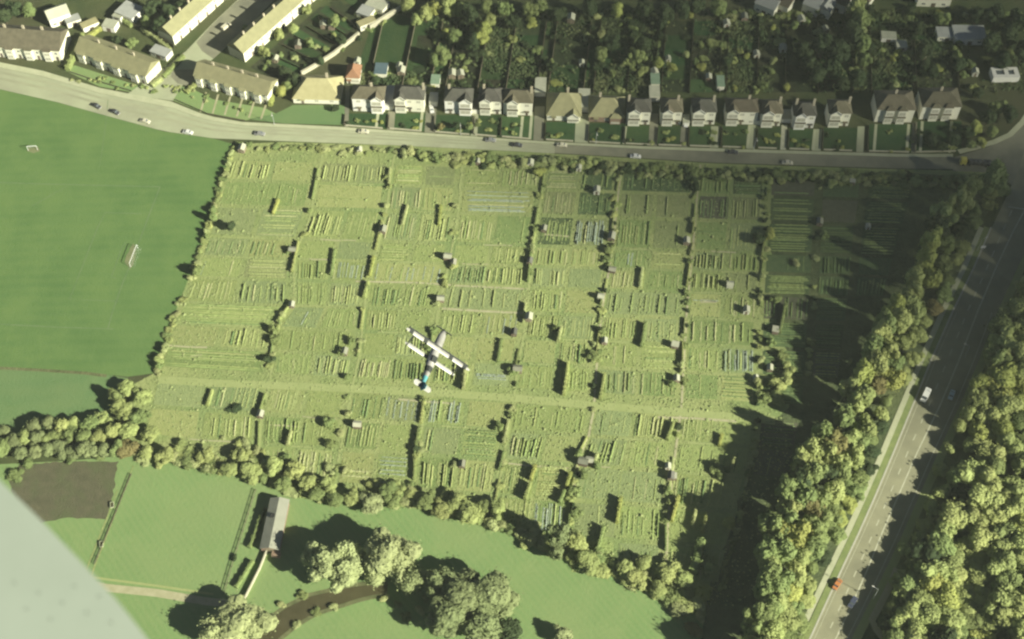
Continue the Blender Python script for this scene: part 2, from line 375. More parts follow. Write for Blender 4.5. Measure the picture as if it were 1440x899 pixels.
P_cols.update({  # plot colours with the north-east shade painted in
 'dark_shade_green':mat('plot_shade_dark_green',C(.075,.115,.05),C(.105,.145,.06),.5,bump=.4,bscale=1.8,rand=.15),
 'dark_shade_soil':mat('plot_shade_dark_soil',C(.095,.105,.062),C(.125,.13,.078),.5,bump=.35,bscale=1.8,rand=.12)})
R_cols={
 'pale':mat('row_pale_green',C(0.270,0.319,0.120),C(0.326,0.363,0.149),1.2,rand=.10),
 'mid':mat('row_mid_green',C(0.205,0.270,0.096),C(0.260,0.314,0.115),1.2,rand=.14),
 'dark':mat('row_dark_green',C(0.121,0.186,0.072),C(0.167,0.225,0.086),1.2,rand=.2),
 'blue':mat('row_blue_green',C(0.210,0.265,0.198),C(0.270,0.314,0.240),1.2,rand=.12),
 'straw':mat('row_straw',C(0.316,0.333,0.158),C(0.372,0.387,0.192),1.2,rand=.10),
}
def row_mesh(seed,m,dots=False):
    r=random.Random(seed); b=MB(); n=26
    if dots:
        k=14
        for i in range(k):
            y=(i+.5)/k+r.uniform(-.012,.012); rad=r.uniform(.28,.5)
            ring=[]
            for (hh,rr) in ((0,1.0),(.3,1.05),(.62,.7)):
                ring.append([(rad*rr*math.cos(t*math.pi/3)*r.uniform(.8,1.15), y+rad*rr*math.sin(t*math.pi/3)/9.0, hh*r.uniform(.7,1.1)) for t in range(6)])
            b.loft(ring)
        return b.mesh('crop_row',m)
    rings=[]
    for i in range(n+1):
        y=i/n; w=r.uniform(.30,.58); h=r.uniform(.35,.95)
        if r.random()<.10: h*=.35
        e=.3 if i in(0,n) else 1
        j=r.uniform(-.12,.12)
        rings.append([(-w*e+j,y,0),(-w*.85*e+j,y,h*.6*e),(j-.1,y,h*e),(w*.75*e+j,y,h*.65*e),(w*e+j,y,0)])
    b.loft(rings); return b.mesh('crop_row',m)
ROWM={k:[row_mesh(11*i+j,m) for j in range(4)]+[row_mesh(900+11*i+j,m,True) for j in range(2)] for i,(k,m) in enumerate(R_cols.items())}
# explicit looks for plots the photograph shows clearly: (col,row,half) -> style
lookword={'straw':'pale straw','lime':'lime green','green':'fresh green','soil':'dull brownish','grey':'grey green','dark_shade_green':'dark green','dark_shade_soil':'shade-darkened brown'}
nplots=0
pr=random.Random(31)
for c in range(10):
    k=0
    for ri in range(len(ROWS)-1):
        if ri==9: continue        # the grass track
        y0,y1=ROWS[ri],ROWS[ri+1]
        ym=(y0+y1)/2
        xm=(Lx(c,ym)+Lx(c+1,ym))/2
        j0=pr.uniform(-4,4) if ri not in(0,10) else 0; 
        yc=rowy(ym,xm)
        if yc>interp(SOUTH,xm)-16: continue
        if c>=7:
            bx=interp(BELT_L,yc,1)
            if Lx(c+1,yc)>bx-12: continue
        k+=1
        halves=2 if (c<7 and pr.random()<.8) else 1
        for hf in range(halves):
            def corner(u,v):
                yy=y0+(y1-y0)*v
                x_=Lx(c,rowy(yy,600)); 
                for _ in range(2):
                    yq=rowy(yy,x_); xa=Lx(c,yq)+4; xb=Lx(c+1,yq)-5; x_=xa+(xb-xa)*u
                return G(x_,rowy(yy,x_))
            u0=hf/halves+.03; u1=(hf+1)/halves-.03; v0=.07; v1=.93
            BL,BR,TR,TL=corner(u0,v1),corner(u1,v1),corner(u1,v0),corner(u0,v0)
            if c>=7: st=pr.choice(['dark_shade_green','dark_shade_soil','dark_shade_soil','dark_shade_green','dark_shade_green'])  # eastern plots take the darkened colours in place of cast shade
            elif c>=4 and ri<3: st=pr.choice(['green','soil','grey','green','dark_shade_green','dark_shade_soil'])
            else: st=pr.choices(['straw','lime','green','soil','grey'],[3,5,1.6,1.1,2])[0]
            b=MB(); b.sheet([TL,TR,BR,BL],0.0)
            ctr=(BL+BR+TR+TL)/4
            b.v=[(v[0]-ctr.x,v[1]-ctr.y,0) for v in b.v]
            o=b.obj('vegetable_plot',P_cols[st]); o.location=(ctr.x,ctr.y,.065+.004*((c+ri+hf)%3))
            width=(BR-BL).length; depth=(TL-BL).length
            rowkind=pr.choices(['none','few','many','dots'],[1.6,1.6,5.2,1.2])[0]
            horiz=pr.random()<(.65 if c>=7 else .16)
            rk=pr.choices(['pale','mid','dark','blue','straw'],[4,4,1.4,1.6,1.6])[0]
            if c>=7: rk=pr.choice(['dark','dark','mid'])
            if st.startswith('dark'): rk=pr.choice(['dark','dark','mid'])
            nrow={'none':0,'few':pr.randint(1,3),'many':pr.randint(8,14),'dots':pr.randint(7,10)}[rowkind]
            faint=pr.choice([.35,.45,.6,.8,1.0,1.2])
            for q in range(nrow):
                if rowkind=='many' and pr.random()<.14: continue
                t=(q+.5)/nrow+pr.uniform(-.03,.03) if rowkind!='few' else pr.uniform(.08,.92)
                if horiz: A=BL.lerp(TL,t); B=BR.lerp(TR,t); a0,a1=pr.uniform(.02,.12),pr.uniform(.85,.98)
                else: A=BL.lerp(BR,t); B=TL.lerp(TR,t); a0,a1=pr.uniform(.02,.15),pr.uniform(.75,.98)
                A,B=A.lerp(B,a0),A.lerp(B,a1)
                kk=rk if (pr.random()<.7 or st.startswith('dark')) else pr.choice(['mid','pale','straw','dark'])
                me=ROWM[kk][pr.randint(4,5) if rowkind=='dots' else pr.randint(0,3)]
                rw=link('crop_row',me,parent=o)
                rw.location=(A.x-ctr.x,A.y-ctr.y,-.03); d=B-A
                rw.rotation_euler=(0,0,math.atan2(-d.x,d.y))
                hs=faint*pr.choice([.2,.25,.3,.4,.5,.7,.8]) if not horiz else pr.uniform(.25,.5)
                rw.scale=(pr.uniform(.35,.75),d.length,hs)
            desc={'none':'with no rows','few':'with a few rows','many':'striped with rows','dots':'dotted with plants'}[rowkind]
            side='' if halves==1 else (', left half' if hf==0 else ', right half')
            tag(o,f"{lookword[st]} plot {desc}, {nth(k)} from road in {nth(c+1)} column{side}",'vegetable plot','vegetable plots of the allotments')
            nplots+=1
# grass tracks and paths of the allotments
ribbon('grass_track',[(222,534),(300,539),(380,542),(500,547),(620,553),(720,560),(840,571),(960,580),(1060,589),(1090,592)],3.0,.10,M_trackg)
for pts,w in (([(500,396),(590,398),(640,402),(742,407)],.7),([(618,434),(680,438),(740,441)],.9),([(925,587),(980,589),(1036,593)],.9),([(560,562),(600,565),(640,568)],.8),
              ([(766,330),(800,333)],.8),([(985,422),(1008,424)],.7),([(715,652),(740,655),(800,659)],.6),([(380,598),(420,600)],.6),([(268,500),(284,500)],.8),([(985,425),(1007,425)],.8)):
    ribbon('garden_path',pts,w,.11,M_pale)
for i in range(1,7):
    pts=[(x+2.2,y) for x,y in LINES[i] if y<interp(SOUTH,x)-6]
    ribbon('garden_path',pts,.8,.095,M_trackg if i<5 else M_pale)

pe=random.Random(72)
for ri in range(1,len(ROWS)-1):
    for c in range(0,7):
        if ri in (9,10) or pe.random()<.45: continue
        xm=(Lx(c,ROWS[ri])+Lx(c+1,ROWS[ri]))/2; yq=rowy(ROWS[ri],xm)
        if yq>interp(SOUTH,xm)-20: continue
        xa=Lx(c,yq)+4; xb=Lx(c+1,yq)-4; a_=pe.uniform(0,.5); b_=a_+pe.uniform(.25,.5)
        xs_=[xa+(xb-xa)*(a_+(b_-a_)*k/4) for k in range(5)]
        ribbon('garden_path',[(x,rowy(ROWS[ri],x)+pe.uniform(-.6,.6)) for x in xs_],pe.uniform(.3,.6),.10,pe.choice([M_trackg,M_pale,M_trackg]))
# ------------------------------------------------------------------ foliage: shared meshes
def ico(sub):
    t=(1+5**.5)/2
    vs=[Vector(v).normalized() for v in [(-1,t,0),(1,t,0),(-1,-t,0),(1,-t,0),(0,-1,t),(0,1,t),(0,-1,-t),(0,1,-t),(t,0,-1),(t,0,1),(-t,0,-1),(-t,0,1)]]
    fs=[(0,11,5),(0,5,1),(0,1,7),(0,7,10),(0,10,11),(1,5,9),(5,11,4),(11,10,2),(10,7,6),(7,1,8),(3,9,4),(3,4,2),(3,2,6),(3,6,8),(3,8,9),(4,9,5),(2,4,11),(6,2,10),(8,6,7),(9,8,1)]
    for _ in range(sub):
        cache={}; nf=[]
        def md(a,b):
            k=(min(a,b),max(a,b))
            if k not in cache: vs.append(((vs[a]+vs[b])/2).normalized()); cache[k]=len(vs)-1
            return cache[k]
        for a,b,c in fs:
            x,y,z=md(a,b),md(b,c),md(c,a); nf+=[(a,x,z),(b,y,x),(c,z,y),(x,y,z)]
        fs=nf
    return vs,fs
ICO1=ico(1); ICO2=ico(2)
def crown_mesh(seed,m,lobes=12,shape='round',leaves=900,leaf=.075,name='crown'):
    """unit crown: about 1 wide, 1 tall from z=0.15 to 1.0; lobes of foliage plus loose leaf sprays"""
    r=random.Random(seed); b=MB(); L=[]
    ex,ey,tw=r.uniform(.8,1.15),r.uniform(.8,1.15),r.uniform(0,3.14)
    for i in range(lobes):
        if shape=='round':
            a=r.uniform(0,2*math.pi); zz=r.uniform(-.8,1.0); rr=math.sqrt(max(0,1-zz*zz))*r.uniform(.35,1.08)
            wob=1+.25*math.sin(2*a+tw)+.15*math.sin(3*a-tw)
            p=Vector((rr*math.cos(a)*.36*ex*wob,rr*math.sin(a)*.36*ey*wob,.56+zz*.27+r.uniform(-.05,.06))); s=r.uniform(.075,.185)
        elif shape=='low':
            a=r.uniform(0,2*math.pi); rr=r.uniform(.0,.42); p=Vector((rr*math.cos(a),rr*math.sin(a),.30+r.uniform(-.12,.3)*(1-rr))); s=r.uniform(.16,.26)
        else:
            zz=i/(lobes-1); a=r.uniform(0,6.28); rr=.16*(1-zz*.7); p=Vector((rr*math.cos(a),rr*math.sin(a),.15+zz*.75)); s=.26*(1-.65*zz)+.03
        L.append((p,s))
    if shape=='round': L+=[(Vector((.06,0,.52)),.25),(Vector((-.12,.08,.5)),.2),(Vector((.02,-.14,.5)),.2)]
    if shape=='low': L.append((Vector((0,0,.25)),.30))
    vs,fs=ICO2
    for p,s in L:
        o=Vector((r.uniform(0,50),r.uniform(0,50),r.uniform(0,50)))
        vv=[]
        for v in vs:
            d=1+.34*noise.noise(v*2.2+o)+.22*noise.noise(v*5.0+o)
            q=p+Vector((v.x*s*d,v.y*s*d,v.z*s*d*.85)); q.z=max(q.z,.0); vv.append(q)
        b.add(vv,fs)
    for i in range(leaves):
        p,s=r.choice(L)
        d=Vector((r.gauss(0,1),r.gauss(0,1),r.gauss(.25,1))).normalized()
        c=p+d*s*(r.uniform(.92,1.25) if r.random()<.75 else r.uniform(1.2,1.7))
        if c.z<.02: continue
        nrm=(d+Vector((r.gauss(0,.6),r.gauss(0,.6),r.gauss(0,.6)))).normalized()
        u=nrm.orthogonal().normalized(); w=nrm.cross(u); k=leaf*r.uniform(.5,1.1); an=r.uniform(0,6.28)
        u2=u*math.cos(an)+w*math.sin(an); w2=nrm.cross(u2)
        b.add([c+u2*k*.5,c+w2*k*.35,c-u2*k*.5,c-w2*k*.35],[(0,1,2,3)])
    return b.mesh(name,m)
def trunk_mesh(seed):
    r=random.Random(seed); b=MB()
    b.tube((0,0,-.02),(0,0,.28),.035,.024,8); 
    for i in range(5):
        a=i*1.256+r.uniform(-.3,.3); b.tube((0,0,.2+.02*i),(math.cos(a)*.24,math.sin(a)*.24,.50+.05*i),.018,.006,5)
    return b.mesh('trunk',M_bark)
TRUNKS=[trunk_mesh(i) for i in range(3)]
CROWN={}
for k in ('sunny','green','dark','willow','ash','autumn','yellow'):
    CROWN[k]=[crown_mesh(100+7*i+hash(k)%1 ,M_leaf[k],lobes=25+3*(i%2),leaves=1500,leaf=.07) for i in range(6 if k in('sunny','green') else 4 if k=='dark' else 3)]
CROWN['big']=[crown_mesh(300+i,M_leaf['ash'],lobes=60,leaves=4200,leaf=.045) for i in range(2)]
CROWN['bigwillow']=[crown_mesh(320+i,M_leaf['willow'],lobes=44,leaves=3600,leaf=.045) for i in range(2)]
CROWN['poplar']=[crown_mesh(340+i,M_leaf['dark'],lobes=9,shape='tall',leaves=700) for i in range(2)]
BUSH={k:[crown_mesh(400+10*j+i,M_leaf[k],lobes=7,shape='low',leaves=420,leaf=.11,name='shrub') for i in range(3)] for j,k in enumerate(('sunny','green','dark','scrub','autumn','yellow','willow'))}
tr=random.Random(5)
def tree(name,x,y,h,w,k,label,group,cat='tree',at='crown'):
    """a tree whose crown middle is traced at (x,y); h metres tall, w metres wide"""
    p=G(x,y,h*.58) if at=='crown' else G(x,y)
    e=empty(name,(p.x,p.y,0),tr.uniform(0,6.28)); e.scale=(w,w*tr.uniform(.9,1.1),h)
    link('trunk',tr.choice(TRUNKS),parent=e); link('crown',tr.choice(CROWN[k]),parent=e)
    tag(e,label,cat,group); return e
def bush(name,x,y,h,w,k,label,group,cat='shrub',at='crown'):
    p=G(x,y,h*.4) if at=='crown' else G(x,y)
    o=link(name,tr.choice(BUSH[k])); o.location=(p.x,p.y,0); o.rotation_euler=(0,0,tr.uniform(0,6.28)); o.scale=(w,w*tr.uniform(.8,1.2),h)
    tag(o,label,cat,group); return o
def inside(poly,x,y):
    c=False; n=len(poly)
    for i in range(n):
        x1,y1=poly[i]; x2,y2=poly[(i+1)%n]
        if (y1>y)!=(y2>y) and x<(x2-x1)*(y-y1)/(y2-y1)+x1: c=not c
    return c
def poisson(poly,d,seed,holes=()):
    r=random.Random(seed); xs_=[p[0] for p in poly]; ys_=[p[1] for p in poly]; out=[]
    for _ in range(6000):
        x=r.uniform(min(xs_),max(xs_)); y=r.uniform(min(ys_),max(ys_))
        if not inside(poly,x,y): continue
        if any(math.hypot(x-hx,y-hy)<hr for hx,hy,hr in holes): continue
        dd=d*r.uniform(.85,1.15)
        if all((x-a)**2+((y-b_)*1.1)**2>dd*dd for a,b_ in out): out.append((x,y))
    return out
def sizeword(w): return 'small' if w<5.5 else 'middling' if w<8.5 else 'large'
TONE={'sunny':'light green','green':'mid green','dark':'dark green','willow':'pale silvery','ash':'grey green','autumn':'russet','yellow':'yellow green','scrub':'dull green'}

# tree belt between the allotments and the footpath
FOOTX=lambda y: interp([(yy,xx) for xx,yy in FOOT],y)
BELTL=lambda y: interp(BELT_L,y,1)
belt=BELT_L[:-1]+[(1052,930),(1098,930)]+[(x-9,y) for x,y in FOOT if 260<y<899][::-1]+[(1412,268)]
pts=poisson(belt,18.5,3)
pts.sort(key=lambda p:-p[1])
cnt={'allotment edge':0,'middle':0,'footpath edge':0}
for x,y in pts:
    u=(x-BELTL(y))/max(20,(FOOTX(y)-9-BELTL(y)))
    z='allotment edge' if u<.36 else 'middle' if u<.7 else 'footpath edge'
    cnt[z]+=1
    h=(tr.uniform(12,17) if u<.45 else tr.uniform(7.5,11) if u<.72 else tr.uniform(3.0,5.5))
    if y<470 and u<.6: h*=1.12
    w=tr.uniform(8.0,11) if u<.72 else tr.uniform(6,8.5)
    k=tr.choices(['sunny','green','dark','autumn','yellow'],[5,4,.8,.2 if u<.6 else .5,.8])[0]
    tree('belt_tree',x,y,h,w,k,f"{sizeword(w)} {TONE[k]} tree, {nth(cnt[z])} up the {z} of the belt west of main road",'trees of the belt beside the main road')
# wood east of the road
wood=[(1470,385),(1440,402),(1415,440),(1390,488),(1372,540),(1348,595),(1328,640),(1306,695),(1280,758),(1254,830),(1244,870),(1246,930),(1470,930)]
pts=poisson(wood,24,8,holes=((1432,672,20),(1405,896,22),(1428,830,14)))
pts.sort(key=lambda p:-p[1]); cnt={'roadside edge':0,'inner part':0}
REDX=lambda y: interp([(yy,xx) for xx,yy in REDGE],y)
for x,y in pts:
    e_=x-REDX(y); z='roadside edge' if e_<62 else 'inner part'; cnt[z]+=1
    h=tr.uniform(11.5,15.5) if e_<70 else tr.uniform(8.5,10); w=tr.uniform(9.5,13)
    if 1340<x<1400 and y>760: h*=.55
    lim=(max(0,e_-18)/4.4+6.0)/1.69*tr.uniform(.72,1.1); q_=max(0,min(1,(y-540)/80)); h=h*(1-q_)+min(h,max(3.2,lim))*q_
    if e_<45 and y>570: w=min(w,tr.uniform(5.5,7.5))
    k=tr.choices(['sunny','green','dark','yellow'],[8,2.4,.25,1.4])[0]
    tree('woodland_tree',x,y,h,w,k,f"{sizeword(w)} {TONE[k]} tree, {nth(cnt[z])} up the {z} of the wood east of main road",'trees of the wood east of the main road')
east=random.Random(61)
for i in range(13):
    y=east.uniform(215,455); x=1452+east.uniform(0,75)+max(0,(330-y)*.32)
    if x<interp([(yy,xx) for xx,yy in REDGE],y)+40: x+=30
    tree('woodland_tree',x,y,east.uniform(11,14),east.uniform(9,12),east.choice(['green','dark']),f"tall shaded tree, {nth(i+1)} of those overhanging the far upper end of main road",'trees of the wood east of the main road')
# hedgerow trees along the bottom of the allotments
HR=[(178,545,5,6,'scrub'),(200,556,5,7,'sunny'),(172,575,6,7,'sunny'),(196,585,5,6,'green'),(180,605,6,7,'scrub'),(210,612,5,6,'sunny'),(178,632,6,7,'autumn'),(205,636,5,6,'sunny'),(232,640,5,6,'sunny'),
(258,632,4,5,'sunny'),(262,648,4,6,'green'),(290,640,5,6,'sunny'),(300,655,4,6,'green'),(322,660,5,6,'sunny'),(340,640,5,6,'sunny'),(352,664,5,7,'sunny'),(372,672,4,5,'green'),(385,655,5,6,'sunny'),(398,680,5,6,'green'),(414,664,6,7,'sunny'),
(432,678,6,6,'sunny'),(446,694,5,6,'green'),(462,684,6,6,'sunny'),(470,702,5,6,'green'),(497,698,5,6,'sunny'),(522,706,6,8,'willow'),(545,688,5,6,'green'),(556,705,4,6,'green'),(580,700,4,6,'sunny'),(600,704,5,6,'green'),(622,715,5,7,'scrub'),(640,708,5,7,'sunny'),(660,722,6,9,'sunny'),
(680,712,5,6,'green'),(700,716,6,6,'sunny'),(718,738,4,5,'green'),(690,735,4,5,'scrub'),(812,762,6,7,'sunny'),(826,790,5,7,'scrub'),(842,802,4,6,'sunny'),(862,795,4,6,'green'),(880,800,5,6,'sunny'),(895,815,5,6,'scrub'),(905,790,5,6,'sunny'),(925,828,5,6,'sunny'),(940,805,5,7,'sunny'),(952,838,4,6,'green'),(962,812,5,6,'sunny'),(985,832,4,5,'yellow'),(970,850,4,6,'sunny'),(950,858,4,6,'scrub'),(975,884,4,6,'autumn'),(1000,800,5,5,'green'),(1025,735,5,5,'yellow'),(1012,660,4,5,'green')]
for i,(x,y,h,w,k) in enumerate(HR):
    kk=k if k in CROWN else 'sunny'
    if h>=5: tree('hedgerow_tree',x,y,h*.85,w*1.2,kk,f"bushy {TONE[kk]} tree, {nth(i+1)} along the hedgerow below the allotments from the pasture",'hedgerow trees below the allotments')
    else: bush('hedgerow_shrub',x,y,h*.75,w*1.2,k,f"rounded {TONE[k]} shrub, {nth(i+1)} along the hedgerow below the allotments from the pasture",'hedgerow shrubs below the allotments')
hp=random.Random(77); n_=0
for i in range(46):
    t=i/45; x=190+t*(985-190)+hp.uniform(-8,8); y=interp(SOUTH,x)+hp.uniform(-9,2); n_+=1
    k=hp.choice(['sunny','scrub','green','scrub'])
    bush('hedge_bush',x,y,hp.uniform(1.6,3),hp.uniform(3.5,6),k,f"low {TONE[k]} bush, {nth(n_)} along the foot of the hedgerow edging the meadow",'low bushes edging the meadow')
sb_=random.Random(91); lst=[]
while len(lst)<95:
    x=sb_.uniform(188,985); y=interp(SOUTH,x)-sb_.uniform(3,52 if x<520 else 26)
    if y<556+(x-600)*.06: continue
    lst.append((x,y))
lst.sort()
for i,(x,y) in enumerate(lst):
    k=sb_.choice(['scrub','sunny','scrub','green']); w=sb_.uniform(1.8,5.2)
    bush('scrub_bush',x,y,w*sb_.uniform(.4,.75),w,k,f"{'small' if w<3.4 else 'broad'} {TONE[k]} scrub bush, {nth(i+1)} from the pasture in the scrub above the hedgerow",'scrub between plots and hedgerow')
tree('hedgerow_tree',785,752,13,8.5,'ash','tall narrow greyish tree in the hedgerow, casting an oval shadow on the meadow','hedgerow trees below the allotments')
tree('hedgerow_tree',782,778,8,6,'ash','short greyish tree at the foot of the tall narrow hedgerow tree','hedgerow trees below the allotments')
# band of trees west, between the pasture and the ploughed ground
pts=poisson([(-30,612),(40,598),(110,590),(150,580),(166,600),(168,632),(130,634),(60,636),(10,640),(-30,650)],19,21); pts.sort()
for i,(x,y) in enumerate(pts):
    k=tr.choice(['ash','green','sunny','ash']); w=tr.uniform(5,7)
    tree('pasture_tree',x,y,tr.uniform(3.8,6),w*1.15,k,f"{sizeword(w)} {TONE[k]} tree, {nth(i+1)} from the west in the band below the pasture",'tree band between pasture and ploughed ground')
for i,(x,y) in enumerate([(40,652),(20,668),(100,643),(140,642)]):
    bush('hedge_bush',x,y,2.2,5,'green',f"dark low bush, {nth(i+1)} from the top corner of the ploughed ground",'bushes around the ploughed ground')
# copse by the stream
CP=[(455,792,12.5,10,'bigwillow','pale silvery tree, westernmost of the copse above the stream'),(483,806,11.5,9,'bigwillow','pale silvery tree in the copse, right above the bend of the stream'),(440,782,9.5,7,'willow','small pale tree on the outer corner of the copse near the barn'),(492,782,11,8,'willow','pale narrow tree at the top of the copse above the stream'),
(545,778,13,13,'bigwillow','broad smooth yellowish tree east of the pale silvery copse'),(528,808,8,7,'willow','short pale tree where the stream enters the copse'),(582,815,9,9,'ash','grey green spreading tree between yellowish tree and big dark tree'),(562,800,9,8,'willow','middling pale tree behind the grey green spreading tree'),
(648,842,12,15,'big','largest grey green tree of the lower meadow, dense and rough'),(690,838,11,13,'big','broad tree on the meadow side of the largest grey green tree'),(632,868,11,11,'big','lower tree under the largest grey green tree near bottom edge'),(680,880,11,11,'ash','grey tree right below the broad meadow tree at bottom edge'),(615,820,11,9,'ash','narrow tree on the stream side of the largest grey green tree'),
(338,875,9,14,'bigwillow','broad pale tree beside the farm track at the stream mouth'),(300,890,9,9,'willow','pale tree west of the broad pale track-side tree'),(792,892,5,6,'willow','small lone pale tree in the lower meadow'),(715,888,7,8,'dark','dark low tree beside the russet bush at bottom edge')]
for x,y,h,w,k,l in CP: tree('copse_tree',x,y,h*1.05,w*1.32,k,l,'trees of the copse by the stream')
bush('russet_bush',705,893,2.5,3.5,'autumn','small russet bush under dark low tree in the meadow',None)
for i,(x,y) in enumerate([(540,842),(560,850),(470,852),(445,862),(590,858),(600,840),(415,880),(570,868),(395,850),(425,838)]):
    bush('stream_shrub',x,y,1.5,3.2,'green' if i%2 else 'scrub',f"small {TONE['green' if i%2 else 'scrub']} shrub on the stream bank, {nth(i+1)} of the bank shrubs",'shrubs on the stream bank')

# west hedge of the allotment
wh=random.Random(12); n_=0
for i in range(44):
    y=208+i*7.3; x=interp(ALLOT_W,y,1)+wh.uniform(-3,4)
    if 395<y<440 and wh.random()<.5: continue
    n_+=1; tall=1.8 if (222<y<250 or 285<y<300 or 315<y<345 or 375<y<392 or 480<y<515) else 1.0
    k=wh.choice(['green','scrub','sunny'])
    bush('hedge_bush',x,y,wh.uniform(1.2,2.0)*tall,wh.uniform(2.0,3.6),k,f"{'tall' if tall>1 else 'low'} {TONE[k]} hedge bush, {nth(n_)} down the hedge between playing field and allotments",'hedge between playing field and allotments')
tree('hedge_tree',300,305,5.5,4,'green','small tree in the playing field hedge, upper of the two','hedge trees by the playing field')
tree('hedge_tree',324,318,4.5,4,'dark','dark crescent shaped small tree inside the allotments near the field hedge','hedge trees by the playing field')
tree('hedge_tree',277,380,5,4,'green','small tree in the playing field hedge, lower of the two','hedge trees by the playing field')
tree('hedge_tree',160,556,6,5.5,'green','small dark tree where the pasture meets the allotment corner','hedge trees by the playing field')

# roadside shrubs along the top of the allotments
rs=random.Random(15); n_=0
x=336.0
while x<1385:
    big=x>560; n_+=1
    h=rs.uniform(1.0,1.8) if not big else rs.uniform(1.6,3.4); w=rs.uniform(2.5,4) if not big else rs.uniform(3.2,5.2)
    k=rs.choice(['sunny','scrub','green']) if not big else rs.choice(['green','dark','sunny','scrub','green'])
    bush('roadside_shrub',x,yS(x)+(8 if not big else 10)+rs.uniform(-3,5),h,w,k,f"{'low' if h<1.9 else 'tall'} {TONE[k]} shrub, {nth(n_)} from the field corner along the upper road",'roadside shrubs along the upper road')
    x+=rs.uniform(9,15) if not big else rs.uniform(7,11)
n_=0
x=640.0
while x<1380:
    n_+=1; k=rs.choice(['green','dark','scrub','sunny'])
    bush('verge_shrub',x,yS(x)+rs.uniform(17,23),rs.uniform(1.2,2.4),rs.uniform(3,4.6),k,f"{TONE[k]} shrub, {nth(n_)} in the back row of shrubs behind the upper road verge",'back row of roadside shrubs')
    x+=rs.uniform(10,17)

# bushes and small hedges inside the allotments, following the dividing lines
ah=random.Random(41); n_=0
for i in range(1,9):
    y=240.0; m_=0
    while y<840:
        x=Lx(i,y)
        if y>interp(SOUTH,x)-14: break
        dense={1:.30,2:.32,3:.42,4:.38,5:.66,6:.42,7:.75,8:.3}[i]
        if ah.random()<dense and not 545+(x-600)*.06<y<560+(x-600)*.06:
            m_+=1; k=ah.choice(['green','sunny','scrub','dark'] if i>4 else ['green','scrub','sunny'])
            h=ah.uniform(1.0,2.4) if i!=7 else ah.uniform(1.6,3.4)
            bush('allotment_shrub',x+ah.uniform(-3,4),y,h,ah.uniform(1.8,3.4),k,f"{'low' if h<1.8 else 'tall'} {TONE[k]} shrub, {nth(m_)} down the {nth(i)} dividing line of the allotments",'shrubs on the dividing lines of the allotments')
        y+=ah.uniform(8,15)
for i,(x,y,h,w,k) in enumerate([(408,352,2.5,3,'green'),(384,462,4,4,'green'),(386,478,3.5,4,'green'),(378,505,3.5,4,'dark'),(330,575,2,5,'dark'),(482,495,3,3,'green'),(493,478,3,3,'green'),(488,530,2.5,3,'green'),(462,595,3.5,4,'green'),(465,625,3,4,'green'),(585,630,3,3,'dark'),(703,600,3,4,'green'),(722,522,3,4,'green'),(782,462,2.5,3,'green'),(840,655,3,4,'green'),(815,640,3.5,4,'green'),(822,668,3,4,'green'),(1082,330,5,6,'yellow'),(1066,335,5,6,'dark'),(1092,420,4,5,'green'),(1085,480,4,4,'green'),(1098,540,5,6,'sunny'),(1090,560,4,6,'sunny'),(1110,520,4,6,'sunny'),(1075,560,4,5,'green'),(1100,500,3.5,4,'green'),(808,690,3.5,4,'green'),(810,720,3,4,'green'),(806,750,4,5,'green'),(940,690,2.5,3,'green'),(760,240,3.5,5,'yellow'),(978,262,4,5,'dark'),(1240,250,3,5,'green'),(1120,370,2.5,4,'scrub'),(1160,330,2.5,4,'green'),(640,655,1.5,3,'scrub'),(855,350,3,3.5,'green'),(848,465,3.2,4,'green'),(836,500,3,4,'green'),(640,372,2.5,4,'sunny'),(945,540,2.5,3,'green')]):
    bush('allotment_bush',x,y,h,w,k,f"{'large' if w>4 else 'small'} rounded {TONE[k]} bush among the plots, {nth(i+1)} of the scattered allotment bushes",'scattered bushes of the allotments')

# rough weeds and tufts all over the allotments: nobody could count them
wr_=random.Random(88); b=MB(); poly_=[(330,206),(400,203),(560,209),(860,225),(1280,243)]+BELT_L[1:-1]+ALLOT_SB[::-1][2:]+ALLOT_W[::-1]
PA=[G(*q) for q in poly_]; PA=[(q.x,q.y) for q in PA]; xa=min(q[0] for q in PA); xb=max(q[0] for q in PA); ya=min(q[1] for q in PA); yb=max(q[1] for q in PA)
k_=0; EX=G(1082,420).x
while k_<16000:
    x=wr_.uniform(xa,xb); y=wr_.uniform(ya,yb)
    if not inside(PA,x,y) or x>EX+8*noise.noise(Vector((0,y*.05,0))): continue
    dn=noise.noise(Vector((x*.03,y*.03,3)))+.6*noise.noise(Vector((x*.12,y*.12,9)))
    if dn<wr_.uniform(-.9,.5): continue
    k_+=1; r_=wr_.uniform(.15,.42); h_=wr_.uniform(.10,.38); a0=wr_.uniform(0,6.28)
    if wr_.random()<.03: r_*=1.8; h_*=1.8
    ring_=[(x+r_*math.cos(a0+t*1.2566)*wr_.uniform(.7,1.2),y+r_*math.sin(a0+t*1.2566)*wr_.uniform(.7,1.2),.06+h_*wr_.uniform(.0,.55)) for t in range(5)]
    b.add(ring_+[(x+wr_.uniform(-.1,.1),y+wr_.uniform(-.1,.1),.06+h_)],[(t,(t+1)%5,5) for t in range(5)])
o=b.obj('weeds',mat('weed_leaves',C(0.186,0.250,0.086),C(0.335,0.367,0.163),.9)); tag(o,'rough tufts of weeds and crops across the allotments','weeds',kind='stuff')
